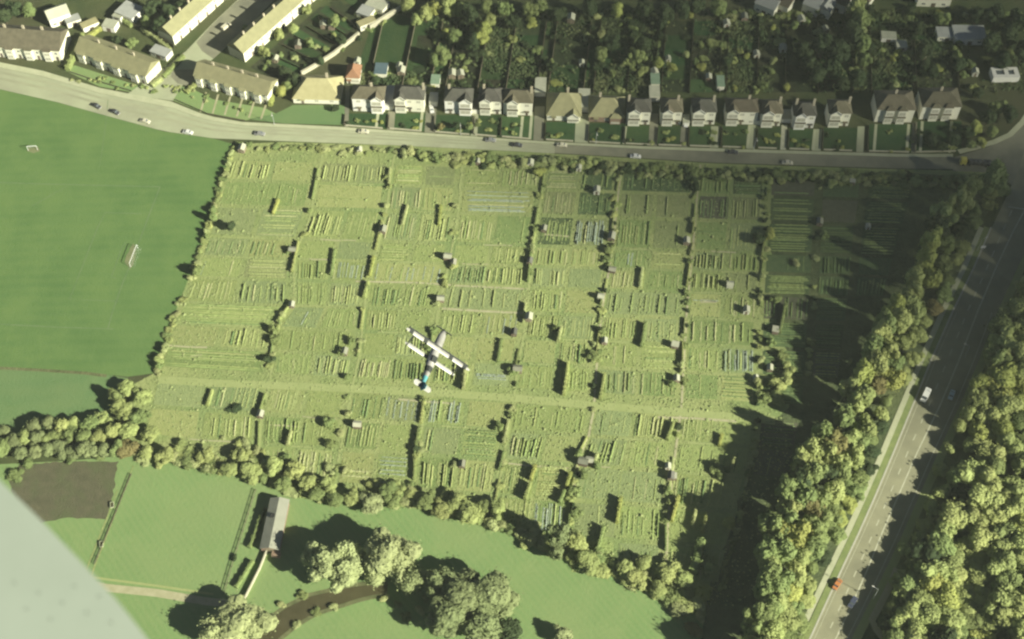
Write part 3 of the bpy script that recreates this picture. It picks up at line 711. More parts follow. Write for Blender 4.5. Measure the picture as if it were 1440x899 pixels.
# tall bean rows and hedge screens that throw the dark oblong shadows
def bean_mesh(seed,m):
    r=random.Random(seed); b=MB(); rings=[]; n=18
    for i in range(n+1):
        y=i/n; w=r.uniform(.38,.6); h=r.uniform(.86,1.05); j=r.uniform(-.06,.06)
        rings.append([(-w+j,y,0),(-w*1.05+j,y,h*.55),(-w*.6+j,y,h),(w*.6+j,y,h),(w*1.05+j,y,h*.5),(w+j,y,0)])
    b.loft(rings)
    for i in range(260):
        c=Vector((r.uniform(-.65,.65),r.random(),r.uniform(.1,1.08))); k=r.uniform(.10,.3)
        n1=Vector((r.gauss(0,1),r.gauss(0,1),r.gauss(0,1))).normalized(); u=n1.orthogonal(); w_=n1.cross(u)
        b.add([c+Vector((u.x*k,u.y*k*.1,u.z*k*.4)),c+Vector((w_.x*k,w_.y*k*.1,w_.z*k*.4)),c-Vector((u.x*k,u.y*k*.1,u.z*k*.4))],[(0,1,2)])
    return b.mesh('bean_row',m)
BEAN=[bean_mesh(i,M_leaf[k]) for i,k in enumerate(('sunny','yellow','scrub','green'))]
BR=[((655,513),(652,549),2.2),((789,462),(785,482),2.2),((907,456),(902,489),1.8),((799,512),(793,557),2.2),((850,528),(844,563),2.0),((753,657),(746,677),2.4),((746,681),(738,704),2.4),((803,667),(796,687),2.2),((794,692),(787,709),2.2),((873,702),(867,737),2.3),((849,742),(840,776),2.3),((986,762),(975,808),3.4),((1032,648),(1028,661),2.6),((1104,430),(1096,470),2.2),((993,724),(988,750),2.2),((978,718),(974,742),1.6),((954,700),(944,735),2.2),((518,398),(512,420),1.6),((471,352),(466,388),1.3),((526,362),(520,390),1.3),((392,282),(384,302),1.3),((410,608),(405,628),1.9),((573,290),(566,318),1.2),((903,378),(900,406),1.4),((299,550),(292,572),1.3),((590,602),(584,635),1.6),((597,560),(592,596),1.2),((947,596),(938,620),1.8),((840,640),(836,652),2.2),((1015,612),(1011,628),1.6),((620,290),(617,318),1.1),((705,478),(700,510),1.2)]
BR=sorted(BR,key=lambda t:t[0][0])
for i,(a,c_,h) in enumerate(BR):
    A=G(*c_); B=G(*a); d=B-A
    o=link('bean_row',BEAN[i%4]); o.location=(A.x,A.y,0); o.rotation_euler=(0,0,math.atan2(-d.x,d.y)); o.scale=(1.0 if h<3 else 2.6,d.length,h)
    tag(o,f"{'tall' if h>1.9 else 'low'} leafy bean row with a shadow on one side, {nth(i+1)} counted from the playing field",'bean row','bean rows of the allotments')

# low hedges along the dividing lines
lh=random.Random(52)
for i in range(1,8):
    y=238.0; m_=0
    while y<830:
        ln=lh.uniform(16,44); y2=y+ln
        xm=Lx(i,y2)
        if y2>interp(SOUTH,xm)-12: break
        if lh.random()<{1:.6,2:.62,3:.6,4:.66,5:.75,6:.7,7:.7}[i] and not (536<y2-(xm-600)*.06 and y-(xm-600)*.06<564):
            m_+=1; A=G(Lx(i,y2)+lh.uniform(-1.5,1.5),y2); B=G(Lx(i,y)+lh.uniform(-1.5,1.5),y); d=B-A; hh=lh.choice([.6,.8,1.0,1.4])
            o=link('low_hedge',BEAN[lh.choice([0,2,3,3])]); o.location=(A.x,A.y,0); o.rotation_euler=(0,0,math.atan2(-d.x,d.y)); o.scale=(lh.uniform(.45,.9),d.length,hh)
            tag(o,f"{'low' if hh<.9 else 'knee-high' if hh<1.2 else 'waist-high'} hedge, {nth(m_)} from the road on the {nth(i)} dividing line of the allotments",'hedge','low hedges on the dividing lines of the allotments')
        y=y2+lh.uniform(2,14)
# ------------------------------------------------------------------ sheds
M_shedw=mat('shed_boards',C(.16,.13,.09),C(.22,.18,.13),.8,rand=.3); M_paintw=mat('white_boards',C(.50,.50,.40),C(.58,.58,.47),.8,rand=.1)
M_felt=mat('roof_felt',C(.20,.205,.15),C(.26,.26,.195),.5,rand=.25); M_tin=mat('pale_sheet_roof',C(.36,.37,.27),C(.44,.44,.33),.5,rand=.12)
M_dark=mat('dark_opening',C(.03,.03,.03)); M_glass=mat('window_glass',C(.10,.115,.12),rough=.12,spec=.6); M_net=mat('curtained_glass',C(.36,.35,.27),C(.50,.49,.38),.8,rough=.6,spec=.1)
def shed_proto(w,d,h,walls,roof,flat=False):
    e=bpy.data.objects.new('shed',None)
    COL.objects.link(e)
    b=MB()
    if flat: b.box(-w/2,w/2,-d/2,d/2,0,h)
    else:
        b.box(-w/2,w/2,-d/2,d/2,0,h)
        for s in(-1,1): b.add([(-w/2,s*d/2,h),(w/2,s*d/2,h),(0,s*d/2,h+w*.28)],[(0,1,2)])
    b.obj('wall',walls,e)
    b=MB(); ov=.18
    if flat: b.box(-w/2-ov,w/2+ov,-d/2-ov,d/2+ov,h+.003,h+.12)
    else:
        for s in(-1,1):
            x1=s*(w/2+ov); z1=h-ov*.56
            vs=[(0,-d/2-ov,h+w*.28+.01),(x1,-d/2-ov,z1),(x1,d/2+ov,z1),(0,d/2+ov,h+w*.28+.01)]
            vs+=[(a,b_,c+.07) for a,b_,c in vs]
            b.add(vs,[(0,1,2,3),(7,6,5,4),(0,4,5,1),(1,5,6,2),(2,6,7,3),(3,7,4,0)])
    b.obj('roof',roof,e)
    b=MB(); b.box(-.4,.4,-d/2-.05,-d/2-.004,.05,min(1.85,h-.1)); b.obj('door',M_shedw,e)
    if w>2.1:
        b=MB(); b.box(w/2+.003,w/2+.04,-.4,.4,1.0,1.6); b.obj('window',M_glass,e)
    return e
SP={'grey':shed_proto(2.4,3.0,2.0,M_shedw,M_felt),'pale':shed_proto(2.4,2.8,2.0,M_shedw,M_tin),'white':shed_proto(2.2,2.4,2.0,M_paintw,M_tin),'flat':shed_proto(2.4,2.2,1.9,M_shedw,M_tin,True),'dark':shed_proto(2.2,2.8,2.0,M_shedw,mat('dark_roof_felt',C(.10,.10,.085),C(.14,.14,.115),.5,rand=.2))}
for k,o in SP.items(): o['spare']=1
used=set()
def shed(k,x,y,rz,sc,label,group='allotment sheds'):
    p=G(x,y)
    if k not in used: o=SP[k]; used.add(k)
    else: o=copy_tree(SP[k])
    if 'spare' in o: del o['spare']
    o.location=(p.x,p.y,.03); o.rotation_euler=(0,0,rz); o.scale=(sc,sc,sc); tag(o,label,'shed',group)
    return o
SH=[('grey',412,354,'grey shed on the first dividing line, upper of two there'),('pale',411,431,'pale roofed shed on the first dividing line, lower of two there'),('grey',539,326,'grey shed where second dividing line meets a bushy corner'),('pale',630,364,'pale shed in the cluster on the third dividing line'),('grey',638,372,'grey shed in the cluster on the third dividing line'),
('pale',620,423,'lone pale shed at the west end of a white path'),('grey',765,324,'grey shed near the top of the fourth dividing line'),('white',839,271,'small white shed beside a brown plot near the upper road'),('white',814,239,'white shed close under the upper road shrubs'),('white',746,233,'pale shed among the road shrubs above the fourth column'),
('pale',744,449,'pale roofed shed at the east end of a white path'),('grey',728,522,'small grey shed with bushes below the pale path-end shed'),('dark',745,370,'dark shed half way down the fourth dividing line'),('grey',860,336,'grey shed near the top of the fifth dividing line'),('white',845,420,'bright white shed on the fifth dividing line'),('grey',861,382,'grey shed above the bright white shed on fifth line'),
('pale',850,482,'pale shed among bushes low on the fifth dividing line'),('flat',949,488,'flat topped shed with a long thin shadow beside sixth dividing line'),('pale',951,535,'pale shed just above the grass track on the sixth line'),('white',939,658,'white shed below the grass track on the sixth line'),('dark',943,672,'dark shed just below the white one on the sixth line'),('grey',1066,338,'dim grey shed by the yellow green bush in eastern plots'),
('flat',1090,467,'pale flat shed among bushes at edge of the shaded plots'),('pale',1082,520,'pale shed surrounded by bushes beside the seventh dividing line'),('white',1220,321,'tiny white shed alone in the shaded eastern corner'),('white',1026,403,'long white cold frame shed in the seventh column'),('white',1049,439,'tiny white hut beside the seventh dividing line'),('white',506,213,'white hut among road shrubs above the second column'),
('pale',341,212,'pale hut at the field corner beside the upper road'),('pale',672,230,'pale hut among road shrubs above the fourth column start'),('pale',503,600,'pale low shed below the grass track, third column'),('grey',650,655,'grey shed standing alone in a lime green plot'),('grey',820,652,'grey shed in the bushy cluster below the grass track'),('pale',829,650,'pale shed in the bushy cluster below the grass track'),('dark',723,470,'dark shed behind the pale path-end shed'),('grey',1152,315,'dim grey shed on the eighth dividing line'),('flat',1198,258,'dim flat shed under the trees near the upper road'),('grey',485,497,'grey shed beside a bush in the third column'),('white',1062,534,'white hut by bushes above the grass track'),('flat',946,672,'flat grey lean-to shed at the foot of the dark shed'),('pale',965,342,'pale hut on the sixth dividing line among low shrubs'),('pale',367,585,'pale hut on the first dividing line below the grass track')]
sr=random.Random(9)
for k,x,y,l in SH: shed(k,x,y,sr.choice([0,math.pi/2,0])+sr.uniform(-.15,.05)-.1,sr.uniform(.75,1.05),l)

# ------------------------------------------------------------------ houses
M_rend=mat('cream_render',C(.70,.69,.54),C(.76,.75,.60),.3,rand=.06); M_rendw=mat('white_render',C(.72,.71,.62),C(.78,.77,.68),.3,rand=.05)
M_brick=mat('brown_brick',C(.22,.16,.11),C(.28,.20,.14),1.0,rand=.12)
M_tile=mat('brown_roof_tiles',C(.105,.095,.062),C(.145,.13,.085),.5,bump=.05,bscale=2.5,rand=.22); M_tiled=mat('dark_roof_tiles',C(.065,.063,.052),C(.09,.088,.07),.5,bump=.05,bscale=2.5,rand=.2)
M_tilet=mat('olive_roof_tiles',C(0.224,0.218,0.118),C(0.280,0.270,0.146),.4,bump=.05,bscale=2.5,rand=.08); M_tilep=mat('sandy_roof_tiles',C(0.336,0.310,0.162),C(0.403,0.374,0.202),.4,bump=.05,bscale=2.5)
M_tiler=mat('red_roof_tiles',C(.26,.14,.08),C(.30,.17,.10),.5,bump=.05,bscale=2.5)
M_chim=mat('chimney_brick',C(.40,.36,.25),C(.48,.43,.31),1.0); M_frame=mat('white_frame',C(.74,.73,.62)); M_door=mat('painted_door',C(.12,.10,.08),C(.16,.12,.09),1.0,rand=.3)
M_felt2=mat('grey_felt_roof',C(.30,.31,.28),C(.36,.37,.33),.3,rand=.15); M_blue=mat('blue_grey_sheet',C(.085,.13,.15),C(.11,.16,.18),.4)
M_greenr=mat('green_sheet',C(.20,.29,.19),C(.25,.34,.23),.4)
def window_mesh(w,h,pane):
    f=MB(); t=.09
    f.box(-w/2,w/2,-.05,0,0,t); f.box(-w/2,w/2,-.05,0,h-t,h); f.box(-w/2,-w/2+t,-.05,0,t+.001,h-t-.001); f.box(w/2-t,w/2,-.05,0,t+.001,h-t-.001); f.box(-.04,.04,-.045,0,t+.001,h-t-.001)
    p=MB(); p.box(-w/2+t*.6,w/2-t*.6,-.022,-.002,t*.6,h-t*.6)
    return f.mesh('window',M_frame),p.mesh('pane',pane)
WINM={}
def window(parent,x,y,z,w,h,rz=0,curt=None):
    k=(round(w,1),round(h,1),bool(curt))
    if k not in WINM: WINM[k]=window_mesh(w,h,M_net if curt else M_glass)
    a=link('window',WINM[k][0],parent=parent); a.location=(x,y,z); a.rotation_euler=(0,0,rz)
    q=link('pane',WINM[k][1],parent=a)
    return a
def hip_roof(b,x0,x1,y0,y1,ze,zr,mi=0,ov=.45,gable=False):
    x0-=ov;x1+=ov;y0-=ov;y1+=ov
    W_=x1-x0; D_=y1-y0; cx=(x0+x1)/2; cy=(y0+y1)/2
    if W_>=D_:
        k=0 if gable else D_*.42
        r0=(x0+k,cy,zr); r1=(x1-k,cy,zr)
        vs=[(x0,y0,ze),(x1,y0,ze),(x1,y1,ze),(x0,y1,ze),r0,r1]
        fs=[(0,1,5,4),(1,2,5),(2,3,4,5),(3,0,4),(3,2,1,0)]
    else:
        k=0 if gable else W_*.42
        r0=(cx,y0+k,zr); r1=(cx,y1-k,zr)
        vs=[(x0,y0,ze),(x1,y0,ze),(x1,y1,ze),(x0,y1,ze),r0,r1]
        fs=[(0,1,4),(1,2,5,4),(2,3,5),(3,0,4,5),(3,2,1,0)]
    b.add(vs,fs,mi)
def road_dir(x,f=None):
    f=f or yN
    a=G(x-25,f(x-25)); c_=G(x+25,f(x+25)); d=c_-a; return math.atan2(d.y,d.x)
def chimney(root,x,y,z,h=1.6,parent=None):
    b=MB(); b.box(-.45,.45,-.3,.3,0,h); b.box(-.52,.52,-.37,.37,h-.25,h-.08)
    for s in(-.2,.2): b.tube((s,0,h),(s,0,h+.4),.12,.1,6)
    o=b.obj('chimney',M_chim,parent or root); o.location=(x,y,z); return o
def house(px0,px1,ybase,label,roof=None,wall=None,bays=(-.24,),bw=.42,eave=7.2,rise=3.2,dep=7.0,brick_side=False,chim=(.4,),cat='house',skirt=True,gabled=True,rz=None):
    xm=(px0+px1)/2; p=G(xm,ybase); w=(px1-px0)/scale_at(ybase)
    rz=road_dir(xm)*.6 if rz is None else rz
    e=empty('detached_house',(p.x,p.y,.02),rz)
    roof=roof or M_tiled; wall=wall or M_rend
    b=MB(); b.box(-w/2,w/2,0,dep,0,eave); b.obj('wall',wall,e)
    b=MB(); hip_roof(b,-w/2,w/2,0,dep,eave+.004,eave+rise); 
    ro=b.obj('roof',roof,e)
    for c in chim: chimney(e,c*w,dep*.62,eave+rise*.35,rise*.65+1.3,ro)
    BW=bw*w
    for bx in bays:
        cx=bx*w; pr_=1.1
        b=MB(); b.box(cx-BW/2,cx+BW/2,-pr_,-.003,0,eave+.3)
        if gabled: b.add([(cx-BW/2,-pr_,eave+.3),(cx+BW/2,-pr_,eave+.3),(cx,-pr_,eave+.3+BW*.42)],[(0,1,2)])
        b.obj('bay',wall,e)
        if gabled:
            b=MB(); o_=.35; za=eave+.3+BW*.42+.12
            for s in(-1,1):
                x1=cx+s*(BW/2+o_); z1=eave+.3-o_*.5
                vs=[(cx,-pr_-o_,za),(x1,-pr_-o_,z1),(x1,dep*.42,z1),(cx,dep*.42,za)]
                vs=vs+[(a,b_,c+.1) for a,b_,c in vs]
                b.add(vs,[(0,1,2,3),(7,6,5,4),(0,4,5,1),(1,5,6,2),(2,6,7,3),(3,7,4,0)])
            b.obj('bay_roof',roof,e)
            # pale barge boards on the gable
            b=MB()
            for s in(-1,1):
                b.tube((cx,-pr_-o_-.03,za+.02),(cx+s*(BW/2+o_),-pr_-o_-.03,eave+.3-o_*.5+.03),.10,.10,4)
            b.obj('barge_board',M_frame,e)
        else:
            b=MB(); hip_roof(b,cx-BW/2,cx+BW/2,-pr_,1.5,eave+.31,eave+1.4,ov=.25); b.obj('bay_roof',roof,e)
        if skirt:
            b=MB(); b.box(cx-BW/2-.06,cx+BW/2+.06,-pr_-.12,-pr_-.004,2.5*eave/5.4,3.2*eave/5.4); b.obj('tile_skirt',M_tile,e)
        sk=eave/5.4; window(e,cx,-pr_-.003,.8*sk,BW*.8,1.5*sk,curt=True)
        if eave>4: window(e,cx,-pr_-.003,3.5*sk,BW*.8,1.5*sk,curt=True)
    # remaining width: door and windows
    free=[q for q in (-.3,.0,.32) if all(abs(q-bx)>bw/2+.08 for bx in bays)]
    for i,q in enumerate(free):
        if i==0:
            b=MB(); b.box(-.5,.5,-.07,-.004,0.1,2.1); d=b.obj('door',M_door,e); d.location=(q*w,0,0)
            hb=MB(); hb.tube((.34,-.10,1.1),(.34,-.07,1.1),.05,.05,6); hb.obj('handle',M_frame,d)
            b=MB(); b.box(q*w-1.0,q*w+1.0,-1.0,-.003,2.35,2.5); b.obj('porch_roof',roof,e)
        else: window(e,q*w,-.003,.9,1.7,1.3,curt=True)
        
        if eave>4: window(e,q*w,-.003,3.6*eave/5.4,1.7,1.5,curt=True)
    tag(e,label,cat,'houses along the upper road')
    return e,w
H1=house(497,541,157,'white two-storey house with dark hipped roof, next to the sandy roofed house',roof=M_tile,wall=M_rendw,bays=(.28,),bw=.36,chim=(.1,))
house(556,597,157,'white house with pointed gable and dark roof, second west of the lock-up',roof=M_tiled,bays=(-.3,),bw=.36,chim=(.47,))
house(626,664,160,'dark fronted house with white gable bay and brown side roof',roof=M_tiled,bays=(.26,),bw=.44,chim=(-.35,),wall=M_rendw)
house(674,705,160,'narrow house with white gable bay, between dark driveways',roof=M_tiled,bays=(-.22,),bw=.48,chim=(-.3,))
house(708,748,162,'brown roofed house with square white bay and tall pale chimney',roof=M_tile,bays=(-.18,),bw=.38,chim=(.46,),gabled=True)
house(769,816,170,'tall roofed brown chalet house beside the white flat roofed garage',roof=M_tilet,wall=M_rend,bays=(.28,),bw=.34,eave=3.0,rise=6.6,dep=12,chim=(.1,))
house(828,877,172,'broad brown bungalow with large hipped roof and shallow front',roof=M_tilet,wall=M_brick,bays=(.25,),bw=.3,eave=3.1,rise=5.0,dep=11,chim=(-.2,),gabled=False,skirt=False)
house(881,913,175,'cream house with brick upper corner and wide gable bay',roof=M_tiled,bays=(-.2,),bw=.5,chim=(-.45,))
house(928,957,175,'house with white double bay and a ridge running from the street',roof=M_tile,bays=(-.18,),bw=.5,chim=(.3,))
house(972,1004,175,'cream house with gable and grey hipped roof, west of the passage wall',roof=M_tiled,bays=(-.22,),bw=.52,chim=(.4,))
house(1019,1063,175,'wide house with rounded white bay, two bays of windows, tall chimney',roof=M_tile,bays=(-.30,),bw=.36,chim=(.2,))
house(1067,1096,177,'small cream house with shallow gable beside a low garage link',roof=M_tile,bays=(-.15,),bw=.55,chim=(.4,))
house(1113,1143,180,'bright white house with a dark doorway, above the pale garden path',roof=M_tiled,wall=M_rendw,bays=(-.18,),bw=.5,chim=(-.4,.4))
house(1162,1192,177,'cream house standing alone at the end of the gabled row',roof=M_tile,bays=(-.2,),bw=.5,chim=(.42,))
house(1229,1281,172,'semi-detached pair with brown hipped roof, next after the big dark trees',roof=M_tile,bays=(-.17,.17),bw=.22,chim=(0,),gabled=False,dep=10)
house(1292,1345,168,'last semi-detached pair before the junction, with white window bands',roof=M_tile,bays=(-.17,.17),bw=.22,chim=(0,),gabled=False,dep=10)
e,w=house(413,479,146,'sandy roofed house with large hipped roof standing on a wide lawn',roof=M_tilep,wall=M_rend,bays=(),eave=2.6,rise=5.2,dep=13,chim=(.2,))
e,w=house(488,506,118,'small red roofed house behind the corner of the sandy roofed house',roof=M_tiler,wall=M_rend,bays=(),eave=3.5,rise=3.2,dep=7,chim=())
# dark brown link part and side wing of house three
def garage(px0,px1,y,dep,h,roofm,label,wallm=None,door=True,rz=None):
    xm=(px0+px1)/2; p=G(xm,y); w=(px1-px0)/scale_at(y); e=empty('garage',(p.x,p.y,.02),road_dir(xm)*.6 if rz is None else rz)
    b=MB(); b.box(-w/2,w/2,0,dep,0,h); b.obj('wall',wallm or M_rend,e)
    b=MB(); b.box(-w/2-.15,w/2+.15,-.25,dep+.1,h+.004,h+.18); b.obj('roof',roofm,e)
    if door:
        b=MB(); b.box(-w*.38,w*.38,-.06,-.004,.05,min(2.1,h-.25)); d=b.obj('garage_door',M_frame,e)
        hb=MB(); hb.box(-.12,.12,-.09,-.062,.9,.98); hb.obj('handle',M_dark,d)
    tag(e,label,'garage','garages along the upper road'); return e
garage(541,554,155,11,2.6,M_felt2,'grey flat roofed garage joined to the white two-storey house')
garage(604,615,150,5,2.8,M_felt2,'grey roofed lock-up with pale front at end of dark driveway')
garage(664,674,160,6,2.4,M_tiled,'small pale fronted garage between two gabled houses')
garage(752,767,136,8,2.6,M_tin,'cream fronted garage at the end of long dark driveway')
garage(813,829,158,10,3.0,M_tin,'bright white flat roofed garage beside the tall roofed chalet')
garage(913,927,143,6,2.8,M_tin,'pale cream garage set back between the middle houses')
garage(1008,1018,128,6,2.6,M_greenr,'pale green roofed garage behind the passage wall')
garage(1063,1067,176,6,2.4,M_felt2,'narrow garage link between wide house and small cream house',door=False)
garage(1049,1066,172,5,2.3,M_tin,'low white garage beside the wide house with rounded bay')
garage(1096,1112,173,5,2.3,M_tin,'low white garage beside the small cream house')
garage(960,969,178,4,2.3,M_tin,'tiny white lean-to garage in the shadow between houses')
garage(915,927,124,6,2.4,M_greenr,'pale green roofed garage behind the cream one',door=False)
garage(527,544,110,6,2.5,M_blue,'blue grey sheet roofed outbuilding behind the first white house',door=False)
garage(606,618,124,5,2.5,M_greenr,'greenhouse-like green roofed outbuilding behind the lock-up',door=False)
# rows of terraced houses
def terrace(name,a,c_,dep,eave,rise,label,roof=M_tilet,wall=M_rend,units=5,bays=True,gable=True,chims=True):
    A=G(*a); B=G(*c_); d=B-A; w=d.length; rz=math.atan2(d.y,d.x)
    e=empty(name,((A.x+B.x)/2,(A.y+B.y)/2,.02),rz)
    b=MB(); b.box(-w/2,w/2,0,dep,0,eave)
    if gable:
        for s in(-1,1): b.add([(s*w/2,0,eave),(s*w/2,dep,eave),(s*w/2,dep/2,eave+rise*.97)],[(0,1,2)])
    b.obj('wall',wall,e)
    b=MB(); hip_roof(b,-w/2,w/2,0,dep,eave+.004,eave+rise,gable=gable,ov=.35); ro=b.obj('roof',roof,e)
    u=w/units
    for i in range(units):
        x=-w/2+u*(i+.5)
        if chims and i<units-1: chimney(e,x+u/2,dep*.56,eave+rise*.55,rise*.45+1.2,ro)
        if bays:
            b=MB(); b.box(x-u*.36,x+u*.02,-.9,-.003,0,eave-.25); b.obj('bay',wall,e)
            b=MB(); b.add([(x-u*.40,-1.05,eave-.24),(x+u*.06,-1.05,eave-.24),(x+u*.06,.25,eave+.5),(x-u*.40,.25,eave+.5),(x-u*.40,.25,eave-.24),(x+u*.06,.25,eave-.24)],[(0,1,2,3),(0,3,4),(1,5,2),(0,4,5,1)]); b.obj('bay_roof',roof,e)
            window(e,x-u*.17,-.903,.8,u*.28,1.4,curt=True); window(e,x-u*.17,-.903,3.2,u*.28,1.3,curt=True)
        else:
            window(e,x-u*.17,-.003,.8,u*.28,1.4,curt=True); window(e,x-u*.17,-.003,3.2,u*.28,1.3,curt=True)
        b=MB(); b.box(-.5,.5,-.06,-.004,.05,2.1); dd=b.obj('door',M_door,e); dd.location=(x+u*.28,0,0)
        window(e,x+u*.28,-.003,3.3,1.2,1.2)
    tag(e,label,'terraced houses'); return e
terrace('terraced_row',(-95,74),(88,86),13,5.6,4.6,'long brown roofed terrace at the west end above the upper road',roof=M_tile,units=7)
terrace('terraced_row',(110,84),(208,120),10,5.0,3.4,'olive roofed terrace west of the side road, with pale end gable',units=4)
terrace('terraced_row',(276,119),(378,147),9.5,5.0,3.4,'olive roofed terrace east of the side road, above sloping gardens',units=5)
terrace('terraced_row',(246,64),(330,-12),8.5,5.2,3.2,'long terrace along the west side of the side road',units=7,bays=False)
terrace('terraced_row',(345,88),(455,-10),8.5,5.2,3.2,'long terrace along the east side of the side road, bright wall',units=8,bays=False)
# outbuildings of the western gardens
def block(name,x,y,w,d,h,roof,wall,rz,label,gable=False):
    p=G(x,y); e=empty(name,(p.x,p.y,.02),rz)
    b=MB(); b.box(-w/2,w/2,-d/2,d/2,0,h); b.obj('wall',wall,e)
    b=MB()
    if gable: hip_roof(b,-w/2,w/2,-d/2,d/2,h+.004,h+min(w,d)*.35,ov=.2,gable=True)
    else: b.box(-w/2-.15,w/2+.15,-d/2-.15,d/2+.15,h+.004,h+.16)
    b.obj('roof',roof,e)
    b=MB(); b.box(-.9,.9,-d/2-.06,-d/2-.004,.05,2.0); b.obj('door',M_door,e)
    if w>7:
        for q in(-.3,.3): window(e,q*w,-d/2-.003,1.0,1.6,1.1)
    tag(e,label,'outbuilding','outbuildings behind the houses'); return e
block('outbuilding',84,28,9,7,4.5,M_tin,M_rendw,.5,'bright pale outbuilding behind the western terrace',True)
block('outbuilding',104,33,6,4,2.6,M_felt2,M_rend,.5,'grey shed-like block beside bright pale outbuilding')
block('outbuilding',128,40,7,3.5,3,M_tilep,M_rendw,.6,'yellowish outbuilding north of the olive roofed terrace')
block('outbuilding',157,40,5.5,4.5,2.8,M_tin,M_rendw,-.25,'white topped outbuilding above the olive roofed terrace garden')
block('outbuilding',184,22,9,8,3.2,M_felt2,M_rendw,-.5,'large grey flat roofed block between terraces')
block('outbuilding',168,28,4,3,2.6,M_tin,M_rendw,-.4,'small pale outbuilding beside large grey flat roofed block')
block('outbuilding',228,78,8,4.5,2.6,M_felt2,M_rend,-.45,'grey topped garage block behind the terrace by the side road')
block('outbuilding',515,22,6,5.5,2.8,M_felt2,M_rend,-.45,'pale flat roofed lock-up on the back lane, lower of two')
block('outbuilding',531,12,8.5,6,2.8,M_tin,M_rend,-.45,'pale flat roofed lock-up on the back lane, upper of two')
block('outbuilding',516,37,7.5,3.4,2.8,M_tilep,M_rend,.55,'sandy roofed shed at the bend of back lane wall')
block('outbuilding',1360,54,13,8,3.4,M_felt2,M_rendw,-.02,'long white flat roofed building north of last semi-detached pair')
block('outbuilding',1329,52,8,6,2.6,M_felt2,M_rend,-.02,'dull grey outbuilding west of the long white building')
block('outbuilding',1248,56,6,4,2.6,M_tin,M_rendw,-.1,'cream shed under the big dark trees in back garden')
block('outbuilding',1266,68,4.2,4.2,2.4,M_tin,M_rendw,0,'round ended white hut beside the cream shed in back garden')
# tank-like building with open court at the far east
p=G(1413,116); e=empty('flat_roofed_building',(p.x,p.y,.02),.02)
b=MB(); b.box(-5.4,5.4,0,5.6,0,2.6); b.obj('wall',M_rendw,e)
b=MB()
for x0,x1,y0,y1 in((-5.4,5.4,-.0,1.5),(-5.4,5.4,4.3,5.6),(-5.4,-3.8,1.5,4.3),(3.6,5.4,1.5,4.3),(-.4,1.2,1.5,4.3)): b.box(x0,x1,y0,y1,2.604,3.0)
b.obj('roof',mat('white_flat_roof',C(.62,.61,.54),C(.7,.69,.6),.5),e)
b=MB(); b.box(-3.78,-.42,1.52,4.28,2.61,2.66); b.obj('skylight',M_glass,e); b=MB(); b.box(1.22,3.58,1.52,4.28,2.61,2.66); b.obj('skylight',M_glass,e)
tag(e,'small white flat roofed building with two dark skylights near the junction','building')
# roofs of the next street at the top edge
for i,(x,y,w,k) in enumerate([(1078,14,9,M_felt2),(1100,12,7,M_tile),(1142,14,7,M_felt2),(1160,18,6,M_felt2),(1180,10,7,M_tile),(1310,2,14,M_tilet),(1215,4,6,M_tile)]):
    block('back_street_house',x,y,w,7,4.5,k,M_rend,-.55 if x<1250 else -.05,f"{nth(i+1)} house roof from the west along the top edge street",True)
# far outbuildings among back gardens
gs=random.Random(66)
GSH=[('white',503,90,'white hut behind the small red roofed house'),('white',562,97,'pale hut on the wall line behind the gabled white house'),('pale',565,104,'yellowish hut behind the pointed gable house'),('pale',636,108,'pale patio shed behind the dark fronted house, left one'),('pale',648,108,'pale patio shed behind the dark fronted house, right one'),('white',818,92,'white garden shed in the dark garden behind the chalet'),('white',939,86,'pale shed at the foot of the fourth long garden'),('pale',996,112,'yellowish shed behind the cream gabled house'),('white',1063,80,'pale tall shed in the garden of the wide house'),('grey',1046,28,'brown shed by the back lane hedge'),('white',1126,32,'white hut by the back lane hedge'),('white',1100,72,'tiny white hut in a green garden by the small cream house'),('white',1021,37,'tiny white hut at the top of a long garden'),('grey',1160,45,'grey slab roofed shed below the back lane'),('white',1370,105,'tiny white hut in the garden east of last pair'),('pale',1296,82,'dim shed between the two semi-detached pairs gardens'),('pale',803,30,'dim pale shed beneath a dark tree in back gardens'),('white',920,106,'white hut behind the green roofed garage'),('pale',455,38,'pale hut in the gardens beside back lane'),('pale',467,40,'bright hut in the gardens beside back lane, right one'),('pale',388,86,'pale hut behind the long bright terrace'),('grey',420,66,'grey hut amid the terrace gardens')]
for k,x,y,l in GSH: shed(k,x,y,gs.uniform(-.2,.2),gs.uniform(.9,1.25),l,'sheds in the gardens of the houses')

# ------------------------------------------------------------------ gardens
FG=[(486,546,160),(548,600,160),(612,668,162),(668,706,162),(706,752,164),(768,814,172),(829,880,174),(880,926,177),(926,966,178),(970,1008,178),(1016,1052,177),(1066,1100,180),(1110,1146,182),(1158,1206,180),(1222,1286,175),(1288,1352,171)]
for x0,x1,yb in FG:
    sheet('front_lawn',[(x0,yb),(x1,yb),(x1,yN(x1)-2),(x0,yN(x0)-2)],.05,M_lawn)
sheet('front_lawn',[(388,160),(412,148),(486,148),(484,176),(400,174),(350,168)],.05,M_pasture)
sheet('front_lawn',[(243,120),(268,124),(300,140),(372,152),(388,160),(344,170),(292,161),(242,141)],.05,M_meadow)
sheet('front_lawn',[(92,100),(105,92),(205,124),(226,112),(214,122),(186,130),(140,122)],.05,M_meadow)
DR=[(546,556,157,M_tarmac),(599,614,152,M_tarmac),(752,766,150,M_tarmac),(810,829,160,M_conc),(664,673,160,M_conc),(1000,1012,178,M_conc),(1052,1063,176,M_conc),(1099,1107,176,M_paint),(1144,1156,182,M_conc),(1206,1216,178,M_conc),(1283,1290,172,M_tarmac),(914,926,160,M_tarmac),(958,968,176,M_tarmac),(486,492,120,M_tarmac)]
